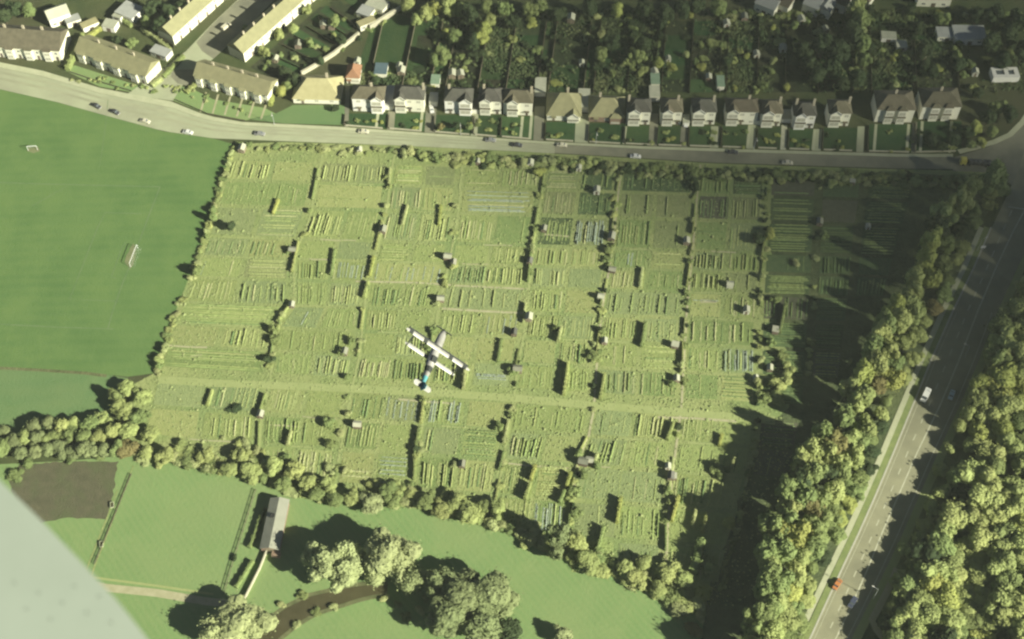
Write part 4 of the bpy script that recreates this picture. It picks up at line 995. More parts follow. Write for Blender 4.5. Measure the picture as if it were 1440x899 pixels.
for x0,x1,yb,m in DR:
    sheet('driveway',[(x0,yb),(x1,yb),(x1-2,yN(x1)-1),(x0-2,yN(x0)-1)],.075,m)
for x,yb in [(532,158),(594,158),(735,164),(748,158),(1146,182),(1054,178),(1232,175),(1278,175),(1297,171),(1338,171),(1010,180),(880,178)]:
    ribbon('garden_path',[(x,yb),(x-3,yN(x)-2)],1.1,.085,M_pave)
for x0,x1,y in [(270,372,150)]:
    for i in range(6):
        xx=282+i*17; ribbon('garden_path',[(xx+8,130+i*3),(xx,158+i*2)],.8,.09,M_pale)
# rear gardens: bands of lawn and earth between the fences
FX=[512,560,600,622,668,708,752,768,818,832,880,918,928,968,1010,1020,1064,1104,1150,1200,1226,1286,1290,1350]
fr=random.Random(19); fi=0
def leanx(x,y,y0=150): return x+(x-1140)*(-(y-y0))*-.00033*1.0 if False else x+(1140-x)*(y0-y)/2750.0
for i,(x0,x1) in enumerate(zip(FX,FX[1:])):
    ys=[130,112,92,70,50,30]
    for ya,yb in zip(ys,ys[1:]):
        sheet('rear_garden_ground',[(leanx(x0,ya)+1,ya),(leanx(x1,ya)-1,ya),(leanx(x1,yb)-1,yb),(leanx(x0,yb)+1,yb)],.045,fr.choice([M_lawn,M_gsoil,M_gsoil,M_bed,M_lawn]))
sheet('rear_garden_ground',[(520,44),(560,18),(590,34),(580,100),(500,104)],.06,M_lawn)
sheet('rear_garden_ground',[(352,95),(450,10),(545,0),(500,60),(425,105),(395,118)],.045,M_gsoil)
for q in range(9):
    a=(372+q*13,82-q*11); c_=(418+q*12,104-q*10)
    sheet('garden_plot_ground',[a,(a[0]+9,a[1]-8),(c_[0]+9,c_[1]-8),c_],.07,[M_lawn,M_bed,M_lawn][q%3])
M_fence=mat('fence_boards',C(.10,.09,.06),C(.15,.135,.09),1.0,rand=.25); M_wall=mat('garden_wall',C(.42,.40,.29),C(.50,.48,.35),.6)
def fence(pts,h,m,label,cat='fence',group='fences between the gardens',posts=True,name='garden_fence',thick=.08):
    P=[G(*q) for q in pts]; o=P[0]; e=empty(name,(o.x,o.y,0))
    for A,B in zip(P,P[1:]):
        d=(B-A); a=math.atan2(d.y,d.x); M=Matrix.Translation((A.x-o.x,A.y-o.y,0))@Matrix.Rotation(a,4,'Z')
        b=MB(); b.box(0,d.length,-thick/2,thick/2,.05,h,M=M); b.obj('panel',m,e)
        for q in ((0,d.length) if posts else ()):
            b=MB(); b.box(q-.07,q+.07,-thick/2-.07,-thick/2-.003,0,h+.12,M=M); b.obj('post',m,e)
    tag(e,label,cat,group); return e
def rail_fence(pts,h,m,label):
    P=[G(*q) for q in pts]; o=P[0]; e=empty('rail_fence',(o.x,o.y,0))
    for zz in (h*.45,h*.9):
        b=MB()
        for A,B in zip(P,P[1:]):
            d=B-A; M=Matrix.Translation((A.x-o.x,A.y-o.y,0))@Matrix.Rotation(math.atan2(d.y,d.x),4,'Z'); b.box(0,d.length,-.04,.04,zz-.07,zz+.07,M=M)
        b.obj('rail',m,e)
    k=0
    for A,B in zip(P,P[1:]):
        d=B-A; n=max(1,int(d.length/2.6))
        for q in range(n):
            w=A+d*q/n; b=MB(); b.box(-.08,.08,-.08,.08,0,h); po=b.obj('post',m,e); po.location=(w.x-o.x,w.y-o.y,0)
    tag(e,label,'fence','meadow fences')
for i,x in enumerate(FX):
    fi+=1
    fence([(leanx(x,132),132),(leanx(x,90),90),(leanx(x,32),32)],1.5,M_fence,f"brown fence between long rear gardens, {nth(fi)} from the back lane wall")
fi=0
for x0,x1,yb in FG:
    fi+=1
    fence([(x0-.5,yb+2),(x0-2,yN(x0)-3)],.9,M_fence,f"low fence between front gardens, {nth(fi)} from the sandy roofed house",group='fences between front gardens')
    fence([(x0,yN(x0)-2.4),(x1-8,yN(x1)-2.4)],.7,M_wall,f"low pale front wall on the upper road, {nth(fi)} from the sandy roofed house",'garden wall','front garden walls',False,'front_wall',.25)
fence([(424,106),(440,97),(470,78),(505,50)],2.0,M_wall,'pale back lane wall rising behind the sandy roofed house, lower length','wall','back lane walls',False,'lane_wall',.9)
fence([(520,42),(545,26),(566,14)],2.6,M_wall,'pale back lane wall beyond the sandy roofed shed, upper length','wall','back lane walls',False,'lane_wall',.9)
fence([(212,122),(225,112),(258,78)],1.2,M_fence,'fence beside the side road at the end of olive terrace',group='fences by the side road')
fence([(98,102),(140,116),(185,129)],.8,M_fence,'fence along the front of the western olive terrace',group='fences by the side road')
fence([(246,141),(292,161),(345,171)],.8,M_fence,'fence along the front of the eastern olive terrace',group='fences by the side road')
fence([(180,35),(205,42),(245,68)],1.6,M_fence,'dark fence between the terrace gardens and the large grey block',group='fences by the side road')
for q in range(6):
    fence([(380+q*17,78-q*13),(428+q*15,100-q*12)],1.2,M_fence,f"fence across the eastern terrace gardens, {nth(q+1)} from the upper road",group='fences of the terrace gardens')
# garden trees: the ones one can tell apart, then the rest
GT=[(598,18,9,8,'sunny'),(612,12,9,8,'yellow'),(586,26,7,7,'sunny'),(630,8,10,9,'sunny'),(648,14,9,8,'green'),(572,6,9,8,'sunny'),(682,40,9,7,'yellow'),(676,52,8,8,'yellow'),(690,28,8,6,'sunny'),(684,8,9,7,'green'),(710,12,9,7,'green'),(745,14,9,7,'green'),(868,14,9,7,'yellow'),(640,50,8,8,'green'),(622,78,8,8,'green'),(612,84,7,7,'green'),(660,20,11,8,'dark'),(665,60,9,7,'dark'),(720,30,8,7,'dark'),(760,8,9,8,'green'),(785,20,8,7,'dark'),(830,10,10,9,'dark'),(905,12,11,10,'dark'),(935,20,10,9,'dark'),(960,12,10,9,'dark'),(980,8,9,8,'dark'),(1010,10,9,9,'green'),(860,60,9,8,'dark'),(845,75,7,7,'green'),(897,80,8,7,'green'),(905,62,8,7,'dark'),(925,88,6,6,'yellow'),(1130,70,10,9,'dark'),(1158,62,13,12,'dark'),(1180,72,13,12,'dark'),(1170,95,10,10,'dark'),(1150,105,9,9,'dark'),(1200,50,13,11,'dark'),(1212,62,12,9,'green'),(1210,28,12,9,'green'),(1216,84,9,7,'green'),(1205,8,11,9,'sunny'),(1185,118,8,8,'dark'),(1205,110,10,9,'dark'),(1140,90,9,8,'dark'),(1300,70,8,8,'dark'),(1312,100,7,7,'dark'),(1290,40,8,8,'dark'),(1395,60,11,11,'dark'),(1420,50,12,11,'dark'),(1410,85,9,9,'dark'),(1440,70,12,11,'dark'),(1430,30,11,11,'dark'),(1400,20,11,11,'dark'),(1375,22,9,9,'dark'),(1325,25,7,7,'green'),(1350,90,6,7,'dark'),(1375,130,6,6,'dark'),(1390,165,7,8,'dark'),(1405,150,7,7,'green'),(1360,185,6,7,'dark'),(1372,180,6,6,'yellow'),(1340,195,6,8,'dark'),(1310,198,5,7,'dark'),(1395,185,6,6,'green'),(1420,160,7,7,'dark'),(1380,200,4,5,'yellow'),(1365,203,4,5,'green'),(1325,205,4,6,'dark'),
(20,12,8,8,'dark'),(40,14,8,8,'green'),(5,22,8,8,'dark'),(240,20,9,9,'dark'),(225,35,9,9,'dark'),(215,10,9,9,'dark'),(256,10,8,8,'dark'),(205,30,6,6,'green'),(185,60,5,5,'green'),(165,56,4,5,'dark'),(395,128,6,6,'yellow'),(404,120,5,5,'green'),(415,112,7,7,'dark'),(400,100,6,6,'dark'),(435,60,5,5,'green'),(470,30,6,6,'green'),(480,55,6,6,'dark'),(450,85,5,5,'dark'),(432,14,5,5,'sunny'),(372,72,5,6,'sunny'),(392,48,5,6,'sunny'),(412,40,5,6,'sunny'),(345,40,4,4,'green'),(620,178,4,3.5,'autumn'),(642,176,3.5,3.5,'dark'),(660,178,3.5,3.5,'green'),(472,152,3,4,'dark')]
gt_=random.Random(404)
while len(GT)<140:
    y=gt_.uniform(6,122); x=leanx(gt_.choice(FX[2:]),y)+gt_.uniform(-4,3)
    if x<610 and 20<y<105: continue
    if y>96 and gt_.random()<.6: continue
    if any(abs(x-q[1])<16 and abs(y-q[2])<13 for q in GSH) or (1318<x<1390 and 34<y<66) or (1395<x<1435 and 90<y<122): continue
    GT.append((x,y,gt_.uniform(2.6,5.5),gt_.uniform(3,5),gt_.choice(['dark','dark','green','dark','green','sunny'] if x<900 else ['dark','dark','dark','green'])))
for i,(x,y,h,w,k) in enumerate(sorted(GT)):
    tree('garden_tree',x,y,h,w,k,f"{sizeword(w)} {TONE[k]} garden tree, {nth(i+1)} from the west among the houses",'trees in the gardens of the houses')
gb=random.Random(23); n_=0; lst=[]
for i in range(170):
    x=gb.uniform(505,1440); y=gb.uniform(16,128)
    if x<600 and y<100: continue
    lst.append((x,y,gb.uniform(1.4,4.2),gb.uniform(2.6,5.2),gb.choice(['dark','green','dark','green','sunny','scrub','yellow'])))
for i in range(46):
    x=gb.uniform(350,540); y=115-(x-350)*.55+gb.uniform(-16,30)
    if y<0 or y>100: continue
    lst.append((x,y,gb.uniform(1.2,2.6),gb.uniform(2,3.6),gb.choice(['green','dark','sunny','scrub'])))
for x0,x1,yb in FG:
    for i in range(5):
        x=gb.uniform(x0+2,x1-2); lst.append((x,gb.uniform(yb+8,yN(x)-3),gb.uniform(.8,1.6),gb.uniform(1.4,2.8),gb.choice(['green','dark','sunny','yellow'])))
for i in range(40):
    x=gb.uniform(100,385); y=interp([(0,92),(100,106),(200,124),(260,126),(385,158)],x)+gb.uniform(-6,8); lst.append((x,y,gb.uniform(.7,1.5),gb.uniform(1.4,2.4),gb.choice(['sunny','green','scrub'])))
for i in range(40):
    x=gb.uniform(1020,1440); lst.append((x,gb.uniform(18,26),gb.uniform(1.6,3),gb.uniform(3,5),gb.choice(['dark','green','scrub'])))
gb.shuffle(lst); lst=lst[:330]; lst.sort()
for i,(x,y,h,w,k) in enumerate(lst):
    bush('garden_bush',x,y,h,w,k,f"{'low' if h<2 else 'tall'} {TONE[k]} garden bush, {nth(i+1)} from the west among the house gardens",'bushes in the gardens of the houses')

# rank growth between the beds of the rear gardens
ug=random.Random(57); b=MB(); k_=0
while k_<13000:
    y=ug.uniform(14,131); x=ug.uniform(508,1470)
    if x<600 and 22<y<102: continue
    ci_=sum(1 for q in FX if leanx(q,y)<x)
    if (ci_*7)%5 in (1,3) and ug.random()<.85: continue
    p=G(x,y); dn=noise.noise(Vector((p.x*.05,p.y*.05,7)))+.5*noise.noise(Vector((p.x*.2,p.y*.2,2)))
    if dn<ug.uniform(-.45,.5): continue
    k_+=1; r_=ug.uniform(.3,.9); h_=ug.uniform(.3,1.1)*(1.6 if ug.random()<.12 else 1); a0=ug.uniform(0,6.28)
    b.add([(p.x+r_*math.cos(a0+t*1.2566)*ug.uniform(.6,1.2),p.y+r_*math.sin(a0+t*1.2566)*ug.uniform(.6,1.2),.05+h_*ug.uniform(0,.6)) for t in range(5)]+[(p.x+ug.uniform(-.2,.2),p.y+ug.uniform(-.2,.2),.05+h_)],[(t,(t+1)%5,5) for t in range(5)])
o=b.obj('garden_undergrowth',mat('garden_growth',C(.03,.055,.022),C(.09,.12,.048),.12,c3=C(.13,.145,.062),scale3=.09)); tag(o,'tangled low growth between the beds of the rear gardens','undergrowth',kind='stuff')

# ------------------------------------------------------------------ farm barn, fences and ditch hedge
M_asb=mat('weathered_sheet_roof',C(0.259,0.266,0.207),C(0.310,0.311,0.244),.25,bump=.04,bscale=2.0); M_asb2=mat('pale_sheet_slope',C(0.331,0.333,0.259),C(0.374,0.377,0.296),.25)
a=G(381,777); c_=G(394,714); d=c_-a; rz=math.atan2(-d.x,d.y); L_=d.length+1.5
e=empty('barn',(a.x,a.y,.02),rz)
b=MB(); hw=2.9
b.box(-hw,hw,0,L_,0,2.8)
for yy in(0,L_): b.add([(-hw,yy,2.8),(hw,yy,2.8),(0,yy,3.9)],[(0,1,2)])
b.obj('wall',M_brick,e)
b=MB()
for s in(-1,1):
    vs=[(0,-.3,3.93),(s*(hw+.3),-.3,2.75),(s*(hw+.3),L_+.3,2.75),(0,L_+.3,3.93)]; vs+=[(x,y_,z+.08) for x,y_,z in vs]
    b.add(vs,[(0,1,2,3),(7,6,5,4),(0,4,5,1),(1,5,6,2),(2,6,7,3),(3,7,4,0)])
rf=b.obj('roof',M_asb,e)
b=MB(); b.box(-1.75,-.35,L_*.60,L_*.60+1.3,3.3,3.95); b.obj('roof_opening',M_dark,rf)
b=MB(); b.box(-1.2,1.2,-.08,-.004,.05,2.5); b.obj('door',M_shedw,e)
b=MB(); b.box(hw-2.2,hw+.4,-1.8,-.31,0,1.8); b.obj('lean_to',M_brick,e)
tag(e,'long grey sheet roofed barn in the lower meadow beside the copse','barn')
rail_fence([(360,690),(346,735),(330,785),(315,836)],1.0,M_fence,'thin dark post fence running down the meadow west of the barn')
fence([(376,775),(366,800),(342,848)],1.3,M_wall,'pale wall running down from the barn to the farm track','wall','meadow walls',False,'yard_wall',.4)
rail_fence([(185,668),(160,730),(133,795)],.9,M_fence,'light rail fence beside the ploughed ground')
for i,(q,h) in enumerate([((373,716),(365,735)),((368,728),(352,772)),((356,790),(333,828))]):
    A=G(*h); B=G(*q); d=B-A
    o=link('clipped_hedge',BEAN[3]); o.location=(A.x,A.y,0); o.rotation_euler=(0,0,math.atan2(-d.x,d.y)); o.scale=(1.1,d.length,1.5)
    tag(o,f"clipped dark hedge west of the barn, {nth(i+1)} from the top",'hedge','hedges beside the barn')
for i,(q,h,ht) in enumerate([((118,52),(96,100),2.4),((150,36),(122,56),2.0),((228,112),(214,123),1.6),((258,80),(230,110),1.4),((300,96),(262,132),1.3),((388,122),(380,150),2.2),((240,72),(200,42),1.8),((186,38),(168,26),1.6)]):
    A=G(*h); B=G(*q); d=B-A
    o=link('garden_hedge',BEAN[i%4]); o.location=(A.x,A.y,0); o.rotation_euler=(0,0,math.atan2(-d.x,d.y)); o.scale=(1.8,d.length,ht)
    tag(o,f"long clipped garden hedge by the terraces, {nth(i+1)} of eight in the western gardens",'hedge','hedges around the western terraces')
bush('yard_bush',330,785,1.8,2.2,'dark','dark bush against thin fence west of the barn',None)
for i,(x,y) in enumerate([(158,711),(143,766)]):
    p=G(x,y); e=empty('water_trough',(p.x,p.y,.0),.2)
    b=MB(); b.box(-.6,.6,-1,-.85,0,.7); b.box(-.6,.6,.85,1,0,.7); b.box(-.6,-.45,-.85,.85,0,.7); b.box(.45,.6,-.85,.85,0,.7); b.obj('basin',M_conc,e)
    b=MB(); b.box(-.45,.45,-.85,.85,.4,.5); b.obj('water',M_water,e)
    tag(e,['pale trough beside the rail fence, upper one','pale trough beside the rail fence, lower one'][i],'trough','troughs by the ploughed ground')

# ------------------------------------------------------------------ goal posts
M_white=mat('white_paint',C(.8,.8,.76)); M_net2=mat('goal_net',C(.55,.58,.50))
def goal(a,c_,back,label):
    A=G(*a); B=G(*c_); e=empty('goal',(A.x,A.y,0)); d=B-A; n=Vector((-d.y,d.x,0)).normalized()*back
    b=MB(); b.tube((0,0,0),(0,0,2.44),.07,.07,8); b.obj('post',M_white,e)
    b=MB(); b.tube((d.x,d.y,0),(d.x,d.y,2.44),.07,.07,8); b.obj('post',M_white,e)
    b=MB(); b.tube((0,0,2.44),(d.x,d.y,2.44),.09,.09,8); b.obj('crossbar',M_white,e)
    b=MB()
    for k in range(11):
        q=d*k/10; b.tube((q.x,q.y,2.4),(q.x+n.x,q.y+n.y,.02),.009,.009,4)
    for k in range(7):
        t=k/6; z=2.4*(1-t)+.02*t; b.tube((n.x*t,n.y*t,z),(d.x+n.x*t,d.y+n.y*t,z),.009,.009,4)
    b.obj('net',M_net2,e); tag(e,label,'goal','goals on the playing field')
goal((184,376),(194,350),-1.6,'white goal standing on the marked goal line near the hedge')
goal((40,212),(53,211),1.5,'small white goal alone in the upper part of the field')

# ------------------------------------------------------------------ vehicles
def carmat(n,c): return mat('car_paint_'+n,c,rough=.35,spec=.5)
M_tyre=mat('tyre_rubber',C(.03,.03,.03)); M_rim=mat('wheel_rim',C(.5,.5,.5),rough=.4); M_lamp=mat('lamp_glass',C(.7,.68,.6),rough=.2)
def car_proto(van=False):
    e=bpy.data.objects.new('car',None); COL.objects.link(e)
    Lc=4.1 if not van else 4.6; w=.80 if not van else .9
    prof=[(-Lc/2,.35),(-Lc/2,.78),(-Lc/2+.5,.88),(-Lc/2+.95,.92),(-.75,1.36),(.55,1.38),(1.15,.92),(Lc/2-.25,.84),(Lc/2,.68),(Lc/2,.35)] if not van else [(-Lc/2,.4),(-Lc/2,1.85),(-Lc/2+.15,2.0),(1.2,2.0),(1.75,1.25),(Lc/2,1.0),(Lc/2,.4)]
    n=len(prof); rings=[]
    for yy,sq in((-w,.86),(-w*.93,1.0),(w*.93,1.0),(w,.86)):
        rings.append([(x*(.97 if sq<1 else 1),yy,.35+(z-.35)*(sq if z>.8 else 1)) for x,z in prof])
    b=MB(); b.loft(rings); body=b.obj('body',carmat('white',C(.7,.7,.65)),e)
    for s in (-1,1):
        b=MB()
        if not van: b.add([(-1.0,s*(w+.012),.93),(.95,s*(w+.012),.93),(.5,s*(w*.955),1.28),(-.7,s*(w*.955),1.28)],[(0,1,2,3)])
        else: b.add([(.5,s*(w+.012),1.2),(1.5,s*(w+.012),1.2),(1.15,s*(w*.97),1.7),(.5,s*(w*.97),1.7)],[(0,1,2,3)])
        b.obj('side_window',M_glass,e)
    b=MB()
    if not van: b.add([(.60,-w*.8,1.375),(.60,w*.8,1.375),(1.13,w*.85,.965),(1.13,-w*.85,.965)],[(0,1,2,3)])
    else: b.add([(1.24,-w*.8,1.98),(1.24,w*.8,1.98),(1.75,w*.85,1.30),(1.75,-w*.85,1.30)],[(0,1,2,3)])
    b.obj('windscreen',M_glass,e)
    if not van:
        b=MB(); b.add([(-.80,-w*.8,1.355),(-.80,w*.8,1.355),(-1.16,w*.85,.965),(-1.16,-w*.85,.965)],[(3,2,1,0)]); b.obj('rear_window',M_glass,e)
    for x in(-Lc*.31,Lc*.31):
        for s in(-1,1):
            b=MB(); b.tube((x,s*w*.80,.31),(x,s*(w+.03),.31),.31,.31,14); t=b.obj('wheel',M_tyre,e)
            b=MB(); b.tube((x,s*(w+.032),.31),(x,s*(w+.045),.31),.17,.17,10); b.obj('rim',M_rim,t)
    for s in(-1,1):
        b=MB(); b.tube((Lc/2+.005,s*w*.7,.62),(Lc/2+.03,s*w*.7,.62),.1,.1,8); b.obj('headlight',M_lamp,e)
    b=MB(); b.box(Lc/2+.004,Lc/2+.09,-w*.9,w*.9,.40,.50); b.obj('bumper',M_rim,e)
    b=MB(); b.box(-Lc/2-.09,-Lc/2-.004,-w*.9,w*.9,.40,.50); b.obj('bumper',M_rim,e)
    return e
PROTO={False:car_proto(False),True:car_proto(True)}; firsts=set()
def car(a,c_,paint,label,van=False,sc=1.0,z=.055,cat='car'):
    A=G(*a); B=G(*c_); m=(A+B)/2; d=B-A
    if van not in firsts: o=PROTO[van]; firsts.add(van)
    else: o=copy_tree(PROTO[van])
    o.name='parked_car' if not van else 'van'
    o.location=(m.x,m.y,z); o.rotation_euler=(0,0,math.atan2(d.y,d.x)); o.scale=(sc,sc,sc)
    for ch in o.children:
        if ch.name.split('.')[0]=='body':
            ch.material_slots[0].link='OBJECT'; ch.material_slots[0].material=paint
    tag(o,label,cat,'vehicles on the roads'); return o
white=carmat('white',C(.7,.7,.65)); cream=carmat('cream',C(.6,.57,.42)); darkp=carmat('dark',C(.05,.05,.055)); blue=carmat('pale_blue',C(.42,.52,.56)); orange=carmat('orange',C(.5,.2,.07)); yel=carmat('yellow',C(.55,.50,.10)); grey=carmat('grey',C(.25,.25,.24)); navy=carmat('navy',C(.06,.07,.11))
car((1305,549),(1296,568),white,'large white van on the main road beside the grass verge',True,1.15,cat='van')
car((1334,566),(1341,547),blue,'pale blue car on the shaded far lane of the main road')
car((1173,829),(1181,817),orange,'orange car by the kerb near the bottom of main road')
car((1204,839),(1193,857),navy,'dark blue car on the main road below the orange car')
car((131,148),(141,153),darkp,'dark car parked by the playing field, westernmost of four')
car((155,156),(169,162),darkp,'dark car parked by the playing field, second from west')
car((197,170),(212,174),cream,'cream car parked by the playing field, third from west')
car((272,189),(257,186),white,'white car parked by the playing field, nearest the allotments')
car((722,205),(732,206),darkp,'dark car on the upper road below brown chalet')
car((684,198),(696,199),grey,'grey car on the upper road opposite the brown roofed house')
car((796,206),(784,205),cream,'cream car on the upper road beside chalet driveway')
car((887,221),(900,222),white,'white car by the shrubs on the upper road, below broad bungalow')
car((1036,216),(1024,215),darkp,'dark car on the upper road below the wide house')
car((1100,230),(1114,231),cream,'pale car by the shrubs on the upper road, furthest east of the pale ones')
car((506,186),(517,187),cream,'cream car on the upper road in front of first white house')
car((360,189),(371,190),grey,'grey car on the upper road near the field corner')
car((310,47),(327,33),cream,'cream van parked in the side road between the terraces',True,1.0,cat='van')
car((608,160),(606,150),white,'white car standing in the dark driveway by the lock-up',z=.09)
car((965,170),(964,180),white,'white car in the shadow between two cream houses',z=.09)
car((1396,470),(1390,484),darkp,'dim dark car on the shaded far lane of main road')
# lorry with yellow cab at the junction
A=G(1349,230); B=G(1393,233); d=A-B; e=empty('lorry',(B.x,B.y,.055),math.atan2(d.y,d.x)); LL=d.length
b=MB(); b.box(LL-2.3,LL,-1.15,1.15,.5,2.7); b.box(LL-2.1,LL-.4,-1.0,1.0,2.704,2.85); b.obj('cab',yel,e)
b=MB(); b.box(LL+.004,LL+.04,-1.0,1.0,1.5,2.4); b.obj('windscreen',M_glass,e)
b=MB(); b.box(0,LL-2.6,-1.2,1.2,.9,1.25); b.obj('trailer_bed',M_dark,e)
for k in range(5):
    b=MB(); b.box(.3+k*1.7,1.7+k*1.7,-1.0,1.0,1.254,2.1); b.obj('load_crate',mat('dark_tarpaulin',C(.05,.055,.06),C(.12,.12,.11),1.0),e)
for x in(.8,2.2,LL-1.2,LL-3.6):
    for s in(-1,1):
        b=MB(); b.tube((x,s*.85,.5),(x,s*1.2,.5),.48,.48,14); b.obj('wheel',M_tyre,e)
for s in(-1,1):
    b=MB(); b.tube((LL+.004,s*.8,.85),(LL+.04,s*.8,.85),.13,.13,8); b.obj('headlight',M_lamp,e)
tag(e,'long lorry with yellow cab and dark load near the junction','lorry')
# street furniture
M_steel=mat('galvanised_steel',C(.42,.43,.42),rough=.5)
def lamp(x,y,h,side,label):
    p=G(x,y); e=empty('street_lamp',(p.x,p.y,0),side)
    b=MB(); b.tube((0,0,0),(0,0,h),.11,.06,8); b.tube((0,0,h-.02),(1.5,0,h+.25),.05,.04,6); b.obj('pole',M_steel,e)
    b=MB(); b.box(1.35,2.1,-.14,.14,h+.18,h+.32); b.obj('lantern',M_lamp,e)
    tag(e,label,'street lamp','street lamps by the roads')
lamp(1356,503,7,2.6,'street lamp on the wood side of main road above pale blue car'); lamp(1228,842,7,2.6,'street lamp on the wood side near the dark blue car')
lamp(1374,353,7,.4,'street lamp on the footpath side near the upper end of main road'); lamp(648,190,7,-1.5,'street lamp on the pavement by the dark fronted house'); lamp(838,203,7,-1.5,'street lamp on pavement below broad bungalow'); lamp(1060,211,7,-1.5,'street lamp on pavement below the wide house'); lamp(386,176,7,-1.5,'street lamp on pavement near the eastern olive terrace')
p=G(1376,352); e=empty('road_sign',(p.x+1.2,p.y,0),0)
b=MB(); b.tube((-.5,0,0),(-.5,0,2.6),.05,.05,6); b.obj('post',M_steel,e); b=MB(); b.tube((.5,0,0),(.5,0,2.6),.05,.05,6); b.obj('post',M_steel,e)
b=MB(); b.box(-.9,.9,-.09,-.05,1.4,2.7); b.obj('sign_board',M_white,e); tag(e,'pale blank backed road sign on the verge before the junction','road sign')

# ------------------------------------------------------------------ biplane flying below the camera, banked in a turn
Z_=235.0
mid_=G(608,505,Z_)
cR=Vector((1,0,0)); cU=Vector((0,SD,CD)); cF=Vector((0,CD,-SD))
ppm=F/((mid_-Vector((0,0,CH))).dot(cF))
f_=(cR*32+cU*85+cF*55)/ppm; w_=(cR*-86+cU*60+cF*-43)/ppm      # nose direction and left wing, in metres
fl=f_.length; sp=w_.length; f_.normalize(); w_=(w_-f_*w_.dot(f_)).normalized(); u_=f_.cross(w_)
e=empty('biplane',mid_); e.rotation_euler=Matrix((f_,w_,u_)).transposed().to_euler()
# local: +x nose, +y left wing
M_air=mat('white_aircraft_skin',C(.37,.365,.33),C(.26,.255,.225),.6,rough=.4,spec=.4); M_teal=mat('teal_aircraft_skin',C(.10,.30,.32),rough=.4); M_adark=mat('dark_aircraft_trim',C(.04,.045,.04),rough=.5)
k=fl/7.3
def ring(x,ry,rz_,zc): return [(x*k,ry*k*math.cos(t*math.pi/5),(zc+rz_*math.sin(t*math.pi/5))*k) for t in range(10)]
b=MB(); b.loft([ring(-1.0,.40,.42,0),ring(.2,.46,.5,0),ring(1.6,.46,.5,0),ring(2.7,.40,.42,.02),ring(3.2,.26,.28,.03)]); b.obj('fuselage',M_air,e,True)
b=MB(); b.loft([ring(-3.55,.07,.12,.12),ring(-2.6,.2,.24,.08),ring(-1.0,.40,.42,0)]); b.obj('tail_boom',M_air,e,True)
b=MB(); b.loft([ring(-2.9,.178,.225,.09),ring(-2.1,.275,.30,.055)],cap=False); b.obj('tail_band',M_teal,e,True)
def wing(xc,z,span,chord,name,m,sweep=0.0,side=0,th=.10):
    b=MB(); rings=[]; N_=13
    y0,y1=(-span/2,span/2)
    for i in range(N_):
        y_=y0+(y1-y0)*i/(N_-1); u=abs(y_)/(span/2); ch=chord*math.sqrt(max(.05,1-max(0,(u-.82)/.2)**2)); 
        xo=xc-sweep*abs(y_)
        rings.append([((xo+ch*.5),y_,z),((xo+ch*.2),y_,z+th*.8),((xo-ch*.2),y_,z+th*.6),((xo-ch*.5),y_,z),((xo-ch*.1),y_,z-th*.2)])
    b.loft(rings); return b.obj(name,m,e)
xu=1.0*k
uw=wing(xu,.45*k,sp,.44*k,'upper_wing',M_air); 
lw=wing(xu-.8*k,-.55*k,sp*.78,.42*k,'lower_wing',M_air)
b=MB(); b.box(xu+.22*k,xu+.36*k,-sp*.47,sp*.47,.38*k,.50*k); b.obj('leading_edge',M_adark,uw)
for yy in (-.36,.36):
    for xx in(-.35,.35):
        b=MB(); b.tube((xu+(xx*.5-.8)*k,yy*sp,-.53*k),(xu+xx*.6*k,yy*sp,.43*k),.045*k,.045*k,6); b.obj('strut',M_adark,e)
for yy in(-.3,.3):
    b=MB(); b.tube((xu+.3*k-.3,yy*k,.4*k),(xu+.3*k,yy*2*k,.45*k),.05*k,.05*k,6); b.obj('cabane_strut',M_adark,e)
b=MB(); b.box(xu-1.5*k,xu-.85*k,-.26*k,.26*k,.40*k,.56*k); b.obj('cockpit',M_adark,e)
wing(-3.2*k,.2*k,2.0*k,.6*k,'tailplane',M_air,th=.05)
b=MB(); b.add([(-2.7*k,-.03,.25*k),(-3.75*k,-.03,.2*k),(-3.8*k,-.03,1.1*k),(-3.4*k,-.03,1.15*k),(-2.7*k,.03,.25*k),(-3.75*k,.03,.2*k),(-3.8*k,.03,1.1*k),(-3.4*k,.03,1.15*k)],[(0,1,2,3),(7,6,5,4),(0,4,5,1),(1,5,6,2),(2,6,7,3),(3,7,4,0)]); b.obj('fin',M_teal,e)
b=MB(); b.loft([ring(3.2,.27,.29,.03),ring(3.55,.05,.05,.03)]); b.obj('spinner',M_adark,e,True)
b=MB(); b.box(3.38*k,3.44*k,-.95*k,.95*k,-.05*k,.11*k); b.obj('propeller',M_adark,e)
for s in(-1,1):
    b=MB(); b.tube((1.7*k,s*.3*k,-.4*k),(1.9*k,s*.75*k,-1.0*k),.05*k,.05*k,6); b.obj('undercarriage_leg',M_adark,e)
    b=MB(); b.tube((1.9*k,s*.72*k,-1.05*k),(1.9*k,s*.86*k,-1.05*k),.26*k,.26*k,12); b.obj('wheel',M_tyre,e)
for yy in (-.42,-.2,.2,.42):
    b=MB(); b.box(xu-.24*k,xu+.24*k,yy*sp-.2*k,yy*sp+.2*k,.49*k,.545*k); b.obj('wing_band',M_adark,uw)
b=MB(); b.loft([ring(-1.6,.33,.36,.03),ring(-1.0,.415,.435,0)],cap=False); b.obj('fuselage_band',M_adark,e)
tag(e,'small white biplane with teal tail flying low over the allotments','aeroplane')

